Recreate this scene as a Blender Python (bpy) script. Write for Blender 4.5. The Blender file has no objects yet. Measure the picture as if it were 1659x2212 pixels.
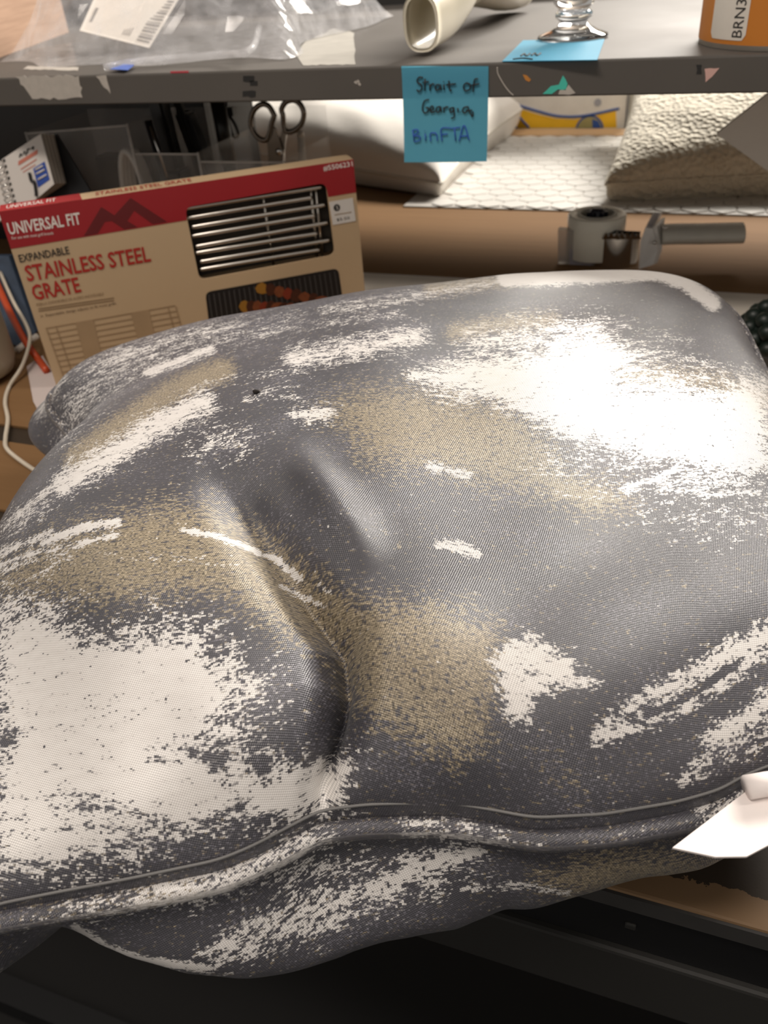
import bpy, bmesh, math, random
import numpy as np
from mathutils import Vector, Matrix
random.seed(7)
scn=bpy.context.scene; COL=scn.collection
# ------------------------------------------------------------------ camera
# X runs along the shelf, Y away from the viewer, Z up; the bench top is z = 0
W,H,F=1659.,2212.,1789.
CH=.35; CAM=np.array([0,0,CH])
_th,_ro,_ya=math.radians(35.2),math.radians(5.1),math.radians(23.)
_head=np.array([-math.sin(_ya),math.cos(_ya),0]); _up=np.array([0,0,1.]); _r0=np.cross(_head,_up)
FWD=_head*math.cos(_th)-_up*math.sin(_th); _u0=_head*math.sin(_th)+_up*math.cos(_th)
RGT=math.cos(_ro)*_r0-math.sin(_ro)*_u0; UPV=math.sin(_ro)*_r0+math.cos(_ro)*_u0
def ray(px,py): return FWD+(px-W/2)/F*RGT-(py-H/2)/F*UPV
def at(px,py,z):
    r=ray(px,py); return CAM+r*(z-CH)/r[2]
def aty(px,py,y):
    r=ray(px,py); return CAM+r*y/r[1]
def onplane(px,py,p,n):
    r=ray(px,py); return CAM+r*(np.dot(np.asarray(p)-CAM,n)/np.dot(r,n))
def project(P):
    d=P-CAM; z=d@FWD
    return np.stack([W/2+F*(d@RGT)/z,H/2-F*(d@UPV)/z],-1)
cd=bpy.data.cameras.new('camera'); co=bpy.data.objects.new('camera',cd); COL.objects.link(co); scn.camera=co
cd.sensor_fit='VERTICAL'; cd.sensor_height=36; cd.sensor_width=27; cd.lens=F/H*36; cd.clip_start=.01
m=Matrix.Identity(4)
for i in range(3): m[i][0],m[i][1],m[i][2],m[i][3]=RGT[i],UPV[i],-FWD[i],CAM[i]
co.matrix_world=m
cd.dof.use_dof=True; cd.dof.focus_distance=.36; cd.dof.aperture_fstop=15
# ------------------------------------------------------------------ world, lamps, exposure
wd=bpy.data.worlds.new('room'); scn.world=wd; wd.use_nodes=True
bg=wd.node_tree.nodes['Background']; bg.inputs[0].default_value=(1,.93,.86,1); bg.inputs[1].default_value=.36
def lamp(name,loc,tgt,sx,sy,watt,col):
    l=bpy.data.lights.new(name,'AREA'); l.shape='RECTANGLE'; l.size=sx; l.size_y=sy; l.energy=watt; l.color=col
    o=bpy.data.objects.new(name,l); COL.objects.link(o); o.location=loc
    o.rotation_euler=(Vector(tgt)-Vector(loc)).to_track_quat('-Z','Y').to_euler(); return o
lamp('ceiling_lamp_front',(-.5,-.55,2.3),(-.3,.4,0),1.2,.25,32,(1,.90,.81))
lamp('ceiling_lamp_back',(.6,3.5,1.78),(-.1,1.0,0),1.9,.6,240,(1,.94,.86))
lamp('ceiling_lamp_right',(1.7,1.2,2.3),(0,.8,0),.3,1.2,22,(1,.92,.84))
vs=scn.view_settings; vs.view_transform='Standard'; vs.look='None'; vs.gamma=1; vs.exposure=0; vs.use_curve_mapping=False
# ------------------------------------------------------------------ materials
MATS={}
def srgb(r,g,b):
    f=lambda c:(c/12.92 if c<=.04045 else ((c+.055)/1.055)**2.4)
    return (f(r/255),f(g/255),f(b/255),1)
class NT:
    def __init__(s,name):
        s.m=bpy.data.materials.new(name); s.m.use_nodes=True; s.t=s.m.node_tree; s.b=s.t.nodes['Principled BSDF']; MATS[name]=s.m
    def n(s,typ,ins=None,**kw):
        nd=s.t.nodes.new(typ)
        for k,v in kw.items(): setattr(nd,k,v)
        for k,v in (ins or {}).items(): s.set(nd.inputs[k],v)
        return nd
    def set(s,sock,v):
        if isinstance(v,bpy.types.NodeSocket): s.t.links.new(v,sock)
        else: sock.default_value=v
    def math(s,op,a,b=0.,c=None,clamp=False):
        nd=s.n('ShaderNodeMath',operation=op,use_clamp=clamp); s.set(nd.inputs[0],a); s.set(nd.inputs[1],b)
        if c is not None: s.set(nd.inputs[2],c)
        return nd.outputs[0]
    def mix(s,f,a,b):
        nd=s.n('ShaderNodeMix',data_type='RGBA'); s.set(nd.inputs[0],f); s.set(nd.inputs[6],a); s.set(nd.inputs[7],b); return nd.outputs[2]
    def noise(s,vec,scale,detail=2.,rough=.5):
        nd=s.n('ShaderNodeTexNoise'); s.set(nd.inputs['Scale'],scale); s.set(nd.inputs['Detail'],detail); s.set(nd.inputs['Roughness'],rough)
        if vec is not None: s.set(nd.inputs['Vector'],vec)
        return nd.outputs[0]
    def P(s,**kw):
        for k,v in kw.items(): s.set(s.b.inputs[k.replace('_',' ')],v)
        return s
    def bump(s,hgt,strength=.3,dist=.001):
        nd=s.n('ShaderNodeBump'); nd.inputs['Strength'].default_value=strength; nd.inputs['Distance'].default_value=dist
        s.set(nd.inputs['Height'],hgt); s.set(s.b.inputs['Normal'],nd.outputs[0])
def mat(name,col,rough=.5,metal=0.,var=.12,scale=40.,bump=0.,bscale=200.,**kw):
    """plain surface with a little noise in its colour and relief"""
    if name in MATS: return MATS[name]
    s=NT(name); tc=s.n('ShaderNodeTexCoord').outputs['Object']
    n=s.noise(tc,scale,3.)
    c=np.array(col[:3]); a=tuple((c*(1-var)).clip(0,1))+(1,); b=tuple((c*(1+var)).clip(0,1))+(1,)
    s.P(Base_Color=s.mix(n,a,b),Roughness=rough,Metallic=metal,**kw)
    if bump: s.bump(s.noise(tc,bscale,3.),bump,.001)
    return s.m
def clear(name,col,rough=.08,alpha=.25,ior=1.45):
    s=NT(name); tc=s.n('ShaderNodeTexCoord').outputs['Object']; n=s.noise(tc,60.,2.)
    s.P(Base_Color=col,Roughness=rough,IOR=ior,Alpha=s.math('MULTIPLY_ADD',n,alpha*.6,alpha*.7)); return s.m
# ------------------------------------------------------------------ builders
ORG={}
def link(o,parent):
    COL.objects.link(o)
    if parent is not None: o.parent=parent
    return o
def tag(o,label=None,cat=None,group=None,kind=None):
    for k,v in (('label',label),('category',cat),('group',group),('kind',kind)):
        if v: o[k]=v
    return o
def thing(name,loc,label,cat,group=None):
    o=bpy.data.objects.new(name,None); o.empty_display_size=.02; o.location=loc; COL.objects.link(o); ORG[o.name]=np.array(loc,float)
    return tag(o,label,cat,group)
def mesh(name,verts,faces,mt,parent=None,loc=None,smooth=False):
    """world-space vertices -> one mesh object; its origin is its thing's base"""
    verts=np.asarray(verts,float).reshape(-1,3)
    if parent is not None: org=ORG[parent.name]; l=None
    else:
        if loc is None: loc=[(verts[:,0].min()+verts[:,0].max())/2,(verts[:,1].min()+verts[:,1].max())/2,verts[:,2].min()]
        org=np.array(loc,float); l=org
    me=bpy.data.meshes.new(name); me.from_pydata((verts-org).tolist(),[],[list(map(int,f)) for f in faces]); me.update()
    if mt: me.materials.append(mt)
    if smooth: me.polygons.foreach_set('use_smooth',[True]*len(me.polygons))
    o=bpy.data.objects.new(name,me); link(o,parent); ORG[o.name]=org
    if l is not None: o.location=l
    return o
def frombm(name,bm,mt,parent=None,smooth=False,loc=None):
    bm.normal_update(); bm.verts.index_update()
    v=[tuple(x.co) for x in bm.verts]; f=[[x.index for x in p.verts] for p in bm.faces]; bm.free()
    return mesh(name,v,f,mt,parent,loc,smooth)
def box(name,lo,hi,mt,parent=None,bev=0.,rot=None,piv=None,loc=None):
    bm=bmesh.new(); bmesh.ops.create_cube(bm,size=1)
    lo,hi=np.array(lo,float),np.array(hi,float)
    for v in bm.verts: v.co=Vector(((np.array(v.co)+.5)*(hi-lo)+lo).tolist())
    if bev: bmesh.ops.bevel(bm,geom=bm.edges[:],offset=bev,segments=2,affect='EDGES',profile=.6)
    if rot: bmesh.ops.rotate(bm,verts=bm.verts[:],cent=Vector(piv if piv is not None else ((lo+hi)/2).tolist()),matrix=Matrix.Rotation(rot,3,'Z'))
    return frombm(name,bm,mt,parent,loc=loc)
def prism(name,pts,off,mt,parent=None,loc=None):
    """polygon (world points) extruded by the vector off"""
    pts=np.asarray(pts,float); n=len(pts); v=np.r_[pts,pts+np.asarray(off,float)]
    f=[list(range(n))[::-1],list(range(n,2*n))]+[[i,(i+1)%n,n+(i+1)%n,n+i] for i in range(n)]
    return mesh(name,v,f,mt,parent,loc)
def tube(name,path,r,mt,parent=None,seg=10,closed=False,squash=None,cap=True,loc=None):
    path=np.asarray(path,float); n=len(path); r=np.broadcast_to(np.asarray(r,float),(n,))
    V=[];Fc=[]
    ref=np.array([0,0,1.])
    tg=np.gradient(path,axis=0) if not closed else (np.roll(path,-1,0)-np.roll(path,1,0))
    tg/= np.linalg.norm(tg,axis=1,keepdims=True)+1e-12
    if abs(tg[0]@ref)>.95: ref=np.array([1.,0,0])
    a=np.cross(tg[0],ref)
    for i in range(n):
        a=a-tg[i]*(a@tg[i]); a/=np.linalg.norm(a)+1e-12; b=np.cross(tg[i],a)
        for k in range(seg):
            c,s=math.cos(2*math.pi*k/seg),math.sin(2*math.pi*k/seg)
            V.append(path[i]+r[i]*(a*c*(squash[0] if squash else 1)+b*s*(squash[1] if squash else 1)))
    m=n if closed else n-1
    for i in range(m):
        for k in range(seg):
            j=(i+1)%n; Fc.append([i*seg+k,i*seg+(k+1)%seg,j*seg+(k+1)%seg,j*seg+k])
    if not closed and cap: Fc+= [list(range(seg))[::-1],[(n-1)*seg+k for k in range(seg)]]
    return mesh(name,V,Fc,mt,parent,loc,smooth=True)
def curve_pts(pts,n=40):
    pts=np.asarray(pts,float); P=np.r_[[2*pts[0]-pts[1]],pts,[2*pts[-1]-pts[-2]]]; out=[]
    for i in range(len(pts)-1):
        p0,p1,p2,p3=P[i:i+4]
        for t in np.linspace(0,1,max(2,n//(len(pts)-1)),endpoint=False):
            out.append(.5*((2*p1)+(-p0+p2)*t+(2*p0-5*p1+4*p2-p3)*t*t+(-p0+3*p1-3*p2+p3)*t**3))
    out.append(pts[-1]); return np.array(out)
def lathe(name,prof,c,mt,parent=None,seg=40,loc=None,closed=False):
    c=np.asarray(c,float); V=[];Fc=[]; n=len(prof)
    for r,z in prof:
        for k in range(seg):
            a=2*math.pi*k/seg; V.append(c+[r*math.cos(a),r*math.sin(a),z])
    for i in range(n if closed else n-1):
        for k in range(seg):
            j=(i+1)%n; Fc.append([i*seg+k,i*seg+(k+1)%seg,j*seg+(k+1)%seg,j*seg+k])
    if not closed:
        if prof[0][0]>1e-5: Fc.append(list(range(seg))[::-1])
        if prof[-1][0]>1e-5: Fc.append([(n-1)*seg+k for k in range(seg)])
    return mesh(name,V,Fc,mt,parent,loc,smooth=True)
def grid(name,P,mt,parent=None,loc=None,smooth=True):
    ny,nx=P.shape[:2]; idx=np.arange(nx*ny).reshape(ny,nx)
    f=np.stack([idx[:-1,:-1],idx[:-1,1:],idx[1:,1:],idx[1:,:-1]],-1).reshape(-1,4)
    return mesh(name,P.reshape(-1,3),f,mt,parent,loc,smooth)
def text_verts(body,bold=0.):
    cu=bpy.data.curves.new('t','FONT'); cu.body=body; cu.resolution_u=2; cu.offset=bold; o=bpy.data.objects.new('t',cu); COL.objects.link(o)
    dg=bpy.context.evaluated_depsgraph_get(); me=bpy.data.meshes.new_from_object(o.evaluated_get(dg))
    v=np.array([x.co[:] for x in me.vertices]); f=[list(p.vertices) for p in me.polygons]
    bpy.data.objects.remove(o); bpy.data.curves.remove(cu); bpy.data.meshes.remove(me)
    lo,hi=v[:,:2].min(0),v[:,:2].max(0); v[:,:2]=(v[:,:2]-lo)/(hi-lo); return v[:,:2],f
def rounded(x0,y0,x1,y1,r,seg=5):
    out=[]
    for cx,cy,a0 in ((x1-r,y1-r,0),(x0+r,y1-r,90),(x0+r,y0+r,180),(x1-r,y0+r,270)):
        for k in range(seg+1):
            a=math.radians(a0+90*k/seg); out.append((cx+r*math.cos(a),cy+r*math.sin(a)))
    return out
# ------------------------------------------------------------------ the setting
FLZ=-.90
m_floor=mat('floor_shade_dark',(.0030,.0025,.0020),.8,var=.4,scale=3,bump=.2,bscale=60)  # floor lies in shadow; that shade is put into this near-black colour
tag(box('floor',(-3.5,-2.5,FLZ-.05),(3.5,4.0,FLZ),m_floor),'floor below the bench front, its shade painted near black',kind='structure')
m_wall=mat('wall_paint',(.42,.36,.30),.8,var=.05,scale=2)
tag(box('wall_back',(-3.5,3.9,FLZ),(3.5,4.0,1.9),m_wall),'beige painted wall behind the benches',kind='structure')
# ---- workbench
def m_worktop():
    s=NT('hardboard_worn'); tc=s.n('ShaderNodeTexCoord').outputs['Object']
    sep=s.n('ShaderNodeSeparateXYZ',{0:tc}); 
    n=s.noise(tc,45.,6.,.7); n2=s.noise(tc,9.,3.)
    # the front 20 mm of the board is scuffed through to pale fibre
    e=s.math('MULTIPLY_ADD',n,.020,s.math('MULTIPLY_ADD',n2,.010,sep.outputs[1]))
    worn=s.math('MULTIPLY',s.math('LESS_THAN',e,.0275),1.)
    dark=s.mix(n,(.020,.012,.006,1),(.040,.024,.011,1)); pale=s.mix(n2,(.16,.095,.045,1),(.26,.155,.075,1))
    s.P(Base_Color=s.mix(worn,dark,pale),Roughness=.6); s.bump(n,.25,.001); return s.m
bench=thing('workbench',(0,.214,0),'long workbench with dark worn hardboard top under the pillow','workbench')
XL,XR,YB=-1.6,1.3,2.35
box('worktop',(XL,.214,-.012),(XR,YB,0),m_worktop(),bench,bev=.0015)
m_blk=mat('black_steel',(.003,.003,.0035),.5,var=.2); m_gry=mat('grey_steel_rail',(.017,.016,.014),.6,var=.15,scale=12,bump=.1)
m_edge=mat('dark_grey_edge',(.035,.033,.031),.6,var=.2,scale=60)
box('edge_band',(XL,.2125,-.0115),(XR,.2142,-.0015),m_edge,bench)
box('upper_rail',(XL,.216,-.048),(XR,.26,-.012),m_blk,bench,bev=.001)
box('lower_rail',(XL,.212,-.094),(XR,.26,-.048),m_gry,bench,bev=.002)
for x in (XL+.05,XR-.11):
    for y in (.27,YB-.12): box('leg',(x,y,FLZ),(x+.06,y+.06,-.012),m_blk,bench,bev=.002)
for y in (.27,YB-.10): box('cross_rail',(XL+.11,y,-.75),(XR-.11,y+.03,-.71),m_blk,bench)
box('rail_bolt',(.009,.2145,-.030),(.014,.2165,-.026),m_gry,bench,bev=.0008)
# ---- tan boards lying on the bench
def m_board():
    s=NT('tan_board'); tc=s.n('ShaderNodeTexCoord').outputs['Object']
    mp=s.n('ShaderNodeMapping',{0:tc}); mp.inputs['Scale'].default_value=(1,14,1)
    a=s.noise(mp.outputs[0],6.,4.,.6); b=s.noise(tc,3.,2.)
    c=s.mix(a,(.155,.080,.032,1),(.225,.125,.055,1)); c=s.mix(s.math('MULTIPLY',b,.3),c,(.27,.165,.085,1))
    s.P(Base_Color=c,Roughness=.8,Specular_IOR_Level=.12); s.bump(a,.08,.0006); return s.m
mb=m_board(); BT=.003
tag(box('tan_board',(-1.55,.383,0),(.9,.472,BT),mb,bev=.0006),'narrow tan board strip lying along the front of the dark bench','board')
tag(box('tan_board',(-1.55,.498,0),(.9,1.675,BT),mb,bev=.0006),'wide tan board covering the bench beneath the shelf','board')
m_pine=mat('pine_ledge',(.52,.33,.17),.55,var=.2,scale=15)
tag(box('wooden_batten',(-.9,1.680,0),(.6,1.735,.006),m_pine,bev=.001),'pale wooden batten at the back of the hexagon sheet','batten')
# ---- steel shelf
DZ=.252; LY=.7495; LT=DZ; LB=.2258
def m_shelf():
    s=NT('shelf_paint'); tc=s.n('ShaderNodeTexCoord').outputs['Object']
    a=s.noise(tc,7.,4.,.6); b=s.noise(tc,90.,4.,.7)
    scr=s.math('GREATER_THAN',b,.70)
    c=s.mix(a,(.085,.076,.067,1),(.115,.104,.092,1)); c=s.mix(s.math('MULTIPLY',scr,.6),c,(.03,.028,.026,1))
    s.P(Base_Color=c,Roughness=s.math('MULTIPLY_ADD',a,.25,.50),Specular_IOR_Level=.25); s.bump(b,.05,.0005); return s.m
ms=m_shelf()
shelf=thing('steel_shelf',(-.3,LY,.003),'grey painted steel shelf spanning the bench with a scuffed front lip','shelf')
SXL,SXR,SYB=-1.35,.85,1.365
bm=bmesh.new()
prof=[(LY+.012,LB+.0012),(LY+.012,LB),(LY+.0012,LB),(LY,LB+.0012),(LY,LT-.0018),(LY+.0005,LT-.0005),(LY+.0018,LT),(SYB,LT),(SYB,LT-.0015),(LY+.0022,LT-.0015),(LY+.0015,LT-.0025),(LY+.0015,LB+.0012)]
vs_=[[bm.verts.new((x,y,z)) for y,z in prof] for x in (SXL,SXR)]
k=len(prof)
for i in range(k): bm.faces.new([vs_[0][i],vs_[0][(i+1)%k],vs_[1][(i+1)%k],vs_[1][i]])
bm.faces.new(vs_[0][::-1]); bm.faces.new(vs_[1]); frombm('deck',bm,ms,shelf)
m_dk=mat('shelf_back_dark',(.015,.014,.013),.5)
box('back_upstand',(SXL,SYB,LB),(SXR,SYB+.004,LT+.06),m_dk,shelf)
for x in (SXL+.01,SXR-.05):
    for y in (LY+.02,SYB-.05): box('upright',(x,y,BT),(x+.04,y+.04,DZ-.0016),ms,shelf,bev=.001)
# scraps of old stickers on the lip
def lip(pts): return [aty(x,y,LY-.0003) for x,y in pts]
def scrap(name,pts,mt): return prism(name,lip(pts),(0,.0004,0),mt,shelf)
m_torn=mat('torn_paper',(.46,.42,.37),.8,var=.15,scale=150)
r_=random.Random(3)
def torn(pts,j=4):
    out=[]
    for (a,b),(c,d) in zip(pts,pts[1:]+pts[:1]):
        n=max(1,int(math.hypot(c-a,d-b)/9))
        for i in range(n): out.append((a+(c-a)*i/n+r_.uniform(-j,j)*(i>0),b+(d-b)*i/n+r_.uniform(-j,j)*(i>0)))
    return out
scrap('scrap_or_glare',torn([(33,166),(170,164),(178,211),(70,214),(58,196)],3),m_torn)
scrap('scrap_or_glare',torn([(207,165),(229,163),(239,203)],1.5),m_torn)
m_teal=mat('teal_sticker',srgb(70,190,170),.6); m_oran=mat('orange_scrap',srgb(190,125,50),.6); m_pink=mat('pink_scrap',srgb(205,165,155),.7)
scrap('sticker_scrap',torn([(1172,203),(1190,186),(1207,183),(1216,163),(1226,181),(1222,195),(1205,193),(1192,203)],1),m_teal)
scrap('sticker_scrap',torn([(1222,193),(1228,183),(1243,201),(1230,205),(1206,204),(1209,195)],1),m_torn)
scrap('sticker_scrap',[(1129,161),(1138,163),(1147,172),(1143,177),(1135,173)],m_oran)
scrap('sticker_scrap',torn([(1522,149),(1554,147),(1538,166),(1524,178)],1),m_pink)
scrap('tape_scrap',[(368,154),(407,153),(407,157),(368,158)],mat('red_tape',srgb(190,70,80),.5))
tube('paint_scratch',curve_pts(lip([(1074,145),(1076,160),(1088,182),(1100,198),(1109,206)]),30),.0005,m_torn,shelf,seg=6)
for x,y in ((768,178),(776,182),(773,176)): prism('paint_chip',lip([(x-4,y),(x,y-4),(x+4,y),(x+2,y+4)]),(0,.0004,0),m_torn,shelf)
for x,y,w_,h_ in ((537,170,12,6),(548,180,8,5),(538,203,14,6),(1510,150,6,10)):
    prism('worn_spot',lip(torn([(x-w_,y-h_),(x+w_,y-h_),(x+w_,y+h_),(x-w_,y+h_)],2.5)),(0,.0004,0),m_dk,shelf)
prism('scrap_or_glare',[at(x,y,DZ+.0001) for x,y in torn([(640,118),(660,90),(722,62),(765,72),(768,140),(655,142)],2)],(0,0,.0003),mat('deck_glare_paint',(.36,.34,.30),.6,var=.2),shelf)  # soft glare on the deck, painted as a pale flat patch
prism('scrap_or_glare',[at(x,y,DZ+.0001) for x,y in torn([(50,150),(60,143),(170,146),(168,153)],1)],(0,0,.0003),m_torn,shelf)
# ------------------------------------------------------------------ the big patterned pillow
PHI=math.radians(27.); EU=np.array([math.cos(PHI),math.sin(PHI)]); EV=np.array([-math.sin(PHI),math.cos(PHI)])
SEAM=[(0,1983),(145,1958),(289,1934),(482,1896),(554,1867),(627,1828),(699,1790),(800,1778),(970,1775),(1062,1790),(1152,1808),(1300,1800),(1457,1772),(1549,1744),(1604,1710)]
ZS=.088; PA=.0684; PP=.4336; UL0,UL1,UR0,UR1=-.1626,-.2074,.2181,.3023; VBL,VBR=.6205,.6017
def smooth_interp(x,xp,yp,w=9):
    xs=np.linspace(xp[0],xp[-1],400); ys=np.interp(xs,xp,yp)
    k=np.hanning(2*w+1); k/=k.sum(); ys=np.convolve(np.pad(ys,w,mode='edge'),k,'valid')
    return np.interp(x,xs,ys)
def seam_plan(U,V):
    """plan position of the fabric (local u,v) and seam height for grid parameters in 0..1"""
    fr=np.array([[p[:2]@EU,p[:2]@EV] for p in (at(x,y,ZS) for x,y in SEAM)])
    fu=np.r_[UL0,fr[:,0],UR0]; fv=np.r_[.155,fr[:,1],.19]
    vF=smooth_interp(UL0+(UR0-UL0)*U,fu,fv)
    t=2*U-1
    vB=VBL+(VBR-VBL)*U-.026*np.clip(-t,0,1)**10-.038*np.clip(t,0,1)**10
    s=2*V-1
    uL=UL0+(UL1-UL0)*V+.03*np.clip(s,0,1)**10+.036*np.exp(-((V-.74)/.14)**2)
    uR=UR0+(UR1-UR0)*V-.045*np.clip(s,0,1)**10
    return (1-U)*uL+U*uR,(1-V)*vF+V*vB,ZS+.020*U*V+.008*np.clip(U*V-.7,0,1)/.3
def bulge(U,V):
    return ((1-(2*U-1)**2).clip(0)**PP)*((1-(2*V-1)**2).clip(0)**PP)
def to_world(u,v,z): return np.stack([u*EU[0]+v*EV[0],u*EU[1]+v*EV[1],z],-1)
def grid_normals(P):
    du=np.gradient(P,axis=1); dv=np.gradient(P,axis=0); n=np.cross(du,dv); return n/(np.linalg.norm(n,axis=-1,keepdims=True)+1e-12)
def seg_dist(q,pts):
    """distance to a polyline and position along it (0..1) for points q (...,2)"""
    pts=np.array(pts,float); L=np.r_[0,np.cumsum(np.linalg.norm(np.diff(pts,axis=0),axis=1))]
    best=np.full(q.shape[:-1],1e9); sp=np.zeros(q.shape[:-1])
    for i in range(len(pts)-1):
        a,b=pts[i],pts[i+1]; d=b-a; t=(((q-a)@d)/(d@d)).clip(0,1)
        r=np.linalg.norm(q-(a+t[...,None]*d),axis=-1); m=r<best
        best=np.where(m,r,best); sp=np.where(m,(L[i]+t*(L[i+1]-L[i]))/L[-1],sp)
    return best,sp
def edge_grid(nu,nv,k=.6):
    f=lambda n:(lambda t:(1-k)*t+k*(1-np.cos(math.pi*t))/2)(np.linspace(0,1,n))
    return np.meshgrid(f(nu),f(nv))
CREASE=[(430,995),(500,1070),(585,1180),(665,1285),(728,1375),(740,1480),(722,1600),(705,1700),(700,1780)]
def top_surface(nu,nv):
    U,V=edge_grid(nu,nv)
    u,v,zs=seam_plan(U,V); b=bulge(U,V)
    P=to_world(u,v,zs+PA*b)
    q=project(P)
    inner=np.clip(b/.35,0,1)
    d,s=seg_dist(q,CREASE)
    dep=np.interp(s,[0,.15,.4,.6,.8,1],[.0,.010,.018,.021,.016,.006])
    wid=np.interp(s,[0,.3,.6,1],[60,52,50,38])
    disp=-dep*np.exp(-(d/wid)**2)
    disp-=np.interp(s,[.3,.5,.75,.93,1],[0,.004,.012,.010,.002])*np.exp(-(d/13)**2)
    d2,s2=seg_dist(q,[(600,950),(680,1045),(760,1150),(815,1245)]); disp+=.007*np.sin(math.pi*s2.clip(.02,.98))*np.exp(-(d2/48)**2)
    def g(cx,cy,rx,ry,a): return a*np.exp(-((q[...,0]-cx)/rx)**2-((q[...,1]-cy)/ry)**2)
    disp+=g(330,1260,230,200,.010)+g(950,1480,200,200,.008)+g(760,1060,130,110,.003)+g(500,1560,150,140,.004)
    disp+=g(1300,880,260,110,.004)
    disp+=.0012*np.sin(q[...,0]/70+q[...,1]/130)*np.sin(q[...,1]/95-q[...,0]/260)
    B0=P.copy(); P=P+grid_normals(P)*(disp*np.minimum(inner,1))[...,None]
    # the folds that run down from the crease into the front seam
    return P,B0,V
OF=[.0276,.018,.007,-.006,.0085,.0164,.0252,.0302,.0371,.034,.029,.0152,.0121,.0097,.0122,.0237]
OFX=[-.1626,-.138,-.127,-.117,-.105,-.094,-.075,-.045,-.02,.005,.025,.045,.07,.10,.13,.2181]
def bottom_surface(nu,nv,of=None):
    U,V=edge_grid(nu,nv,.85)
    u,v,zs=seam_plan(U,V); b=bulge(U,V)
    w=lambda x,c:(x/c)*np.exp(1-x/c)
    of=OF if of is None else of
    o=smooth_interp(u,np.array(OFX),np.array(of),5)
    v=v-o*w(V,.045)+.02*w(1-V,.05)
    u=u-(.006+.044*np.exp(-((V-.90)/.115)**2))*w(U,.045)*np.clip(V*6,0,1)+.015*w(1-U,.05)
    fold=.004*np.sin(u*75+1.3)*np.exp(-V/.1)*np.clip(V/.02,0,1)
    z=zs-.118*b+fold
    P=to_world(u,v,z)
    rest=.0045
    on=P[...,1]>.20
    P[...,2]=np.where(on,np.maximum(P[...,2],rest),np.maximum(P[...,2],-.012))
    return P,P.copy(),V

def sd_poly(q,pts):
    pts=np.array(pts,float); d=np.full(q.shape[:-1],1e9); ins=np.zeros(q.shape[:-1],bool)
    for a,b in zip(pts,np.roll(pts,-1,0)):
        e=b-a; t=(((q-a)@e)/(e@e)).clip(0,1); d=np.minimum(d,np.linalg.norm(q-(a+t[...,None]*e),axis=-1))
        c=((a[1]>q[...,1])!=(b[1]>q[...,1])); xx=a[0]+(q[...,1]-a[1])/(e[1] if abs(e[1])>1e-9 else 1e-9)*e[0]
        ins^=c&(q[...,0]<xx)
    return np.where(ins,-d,d)
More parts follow.
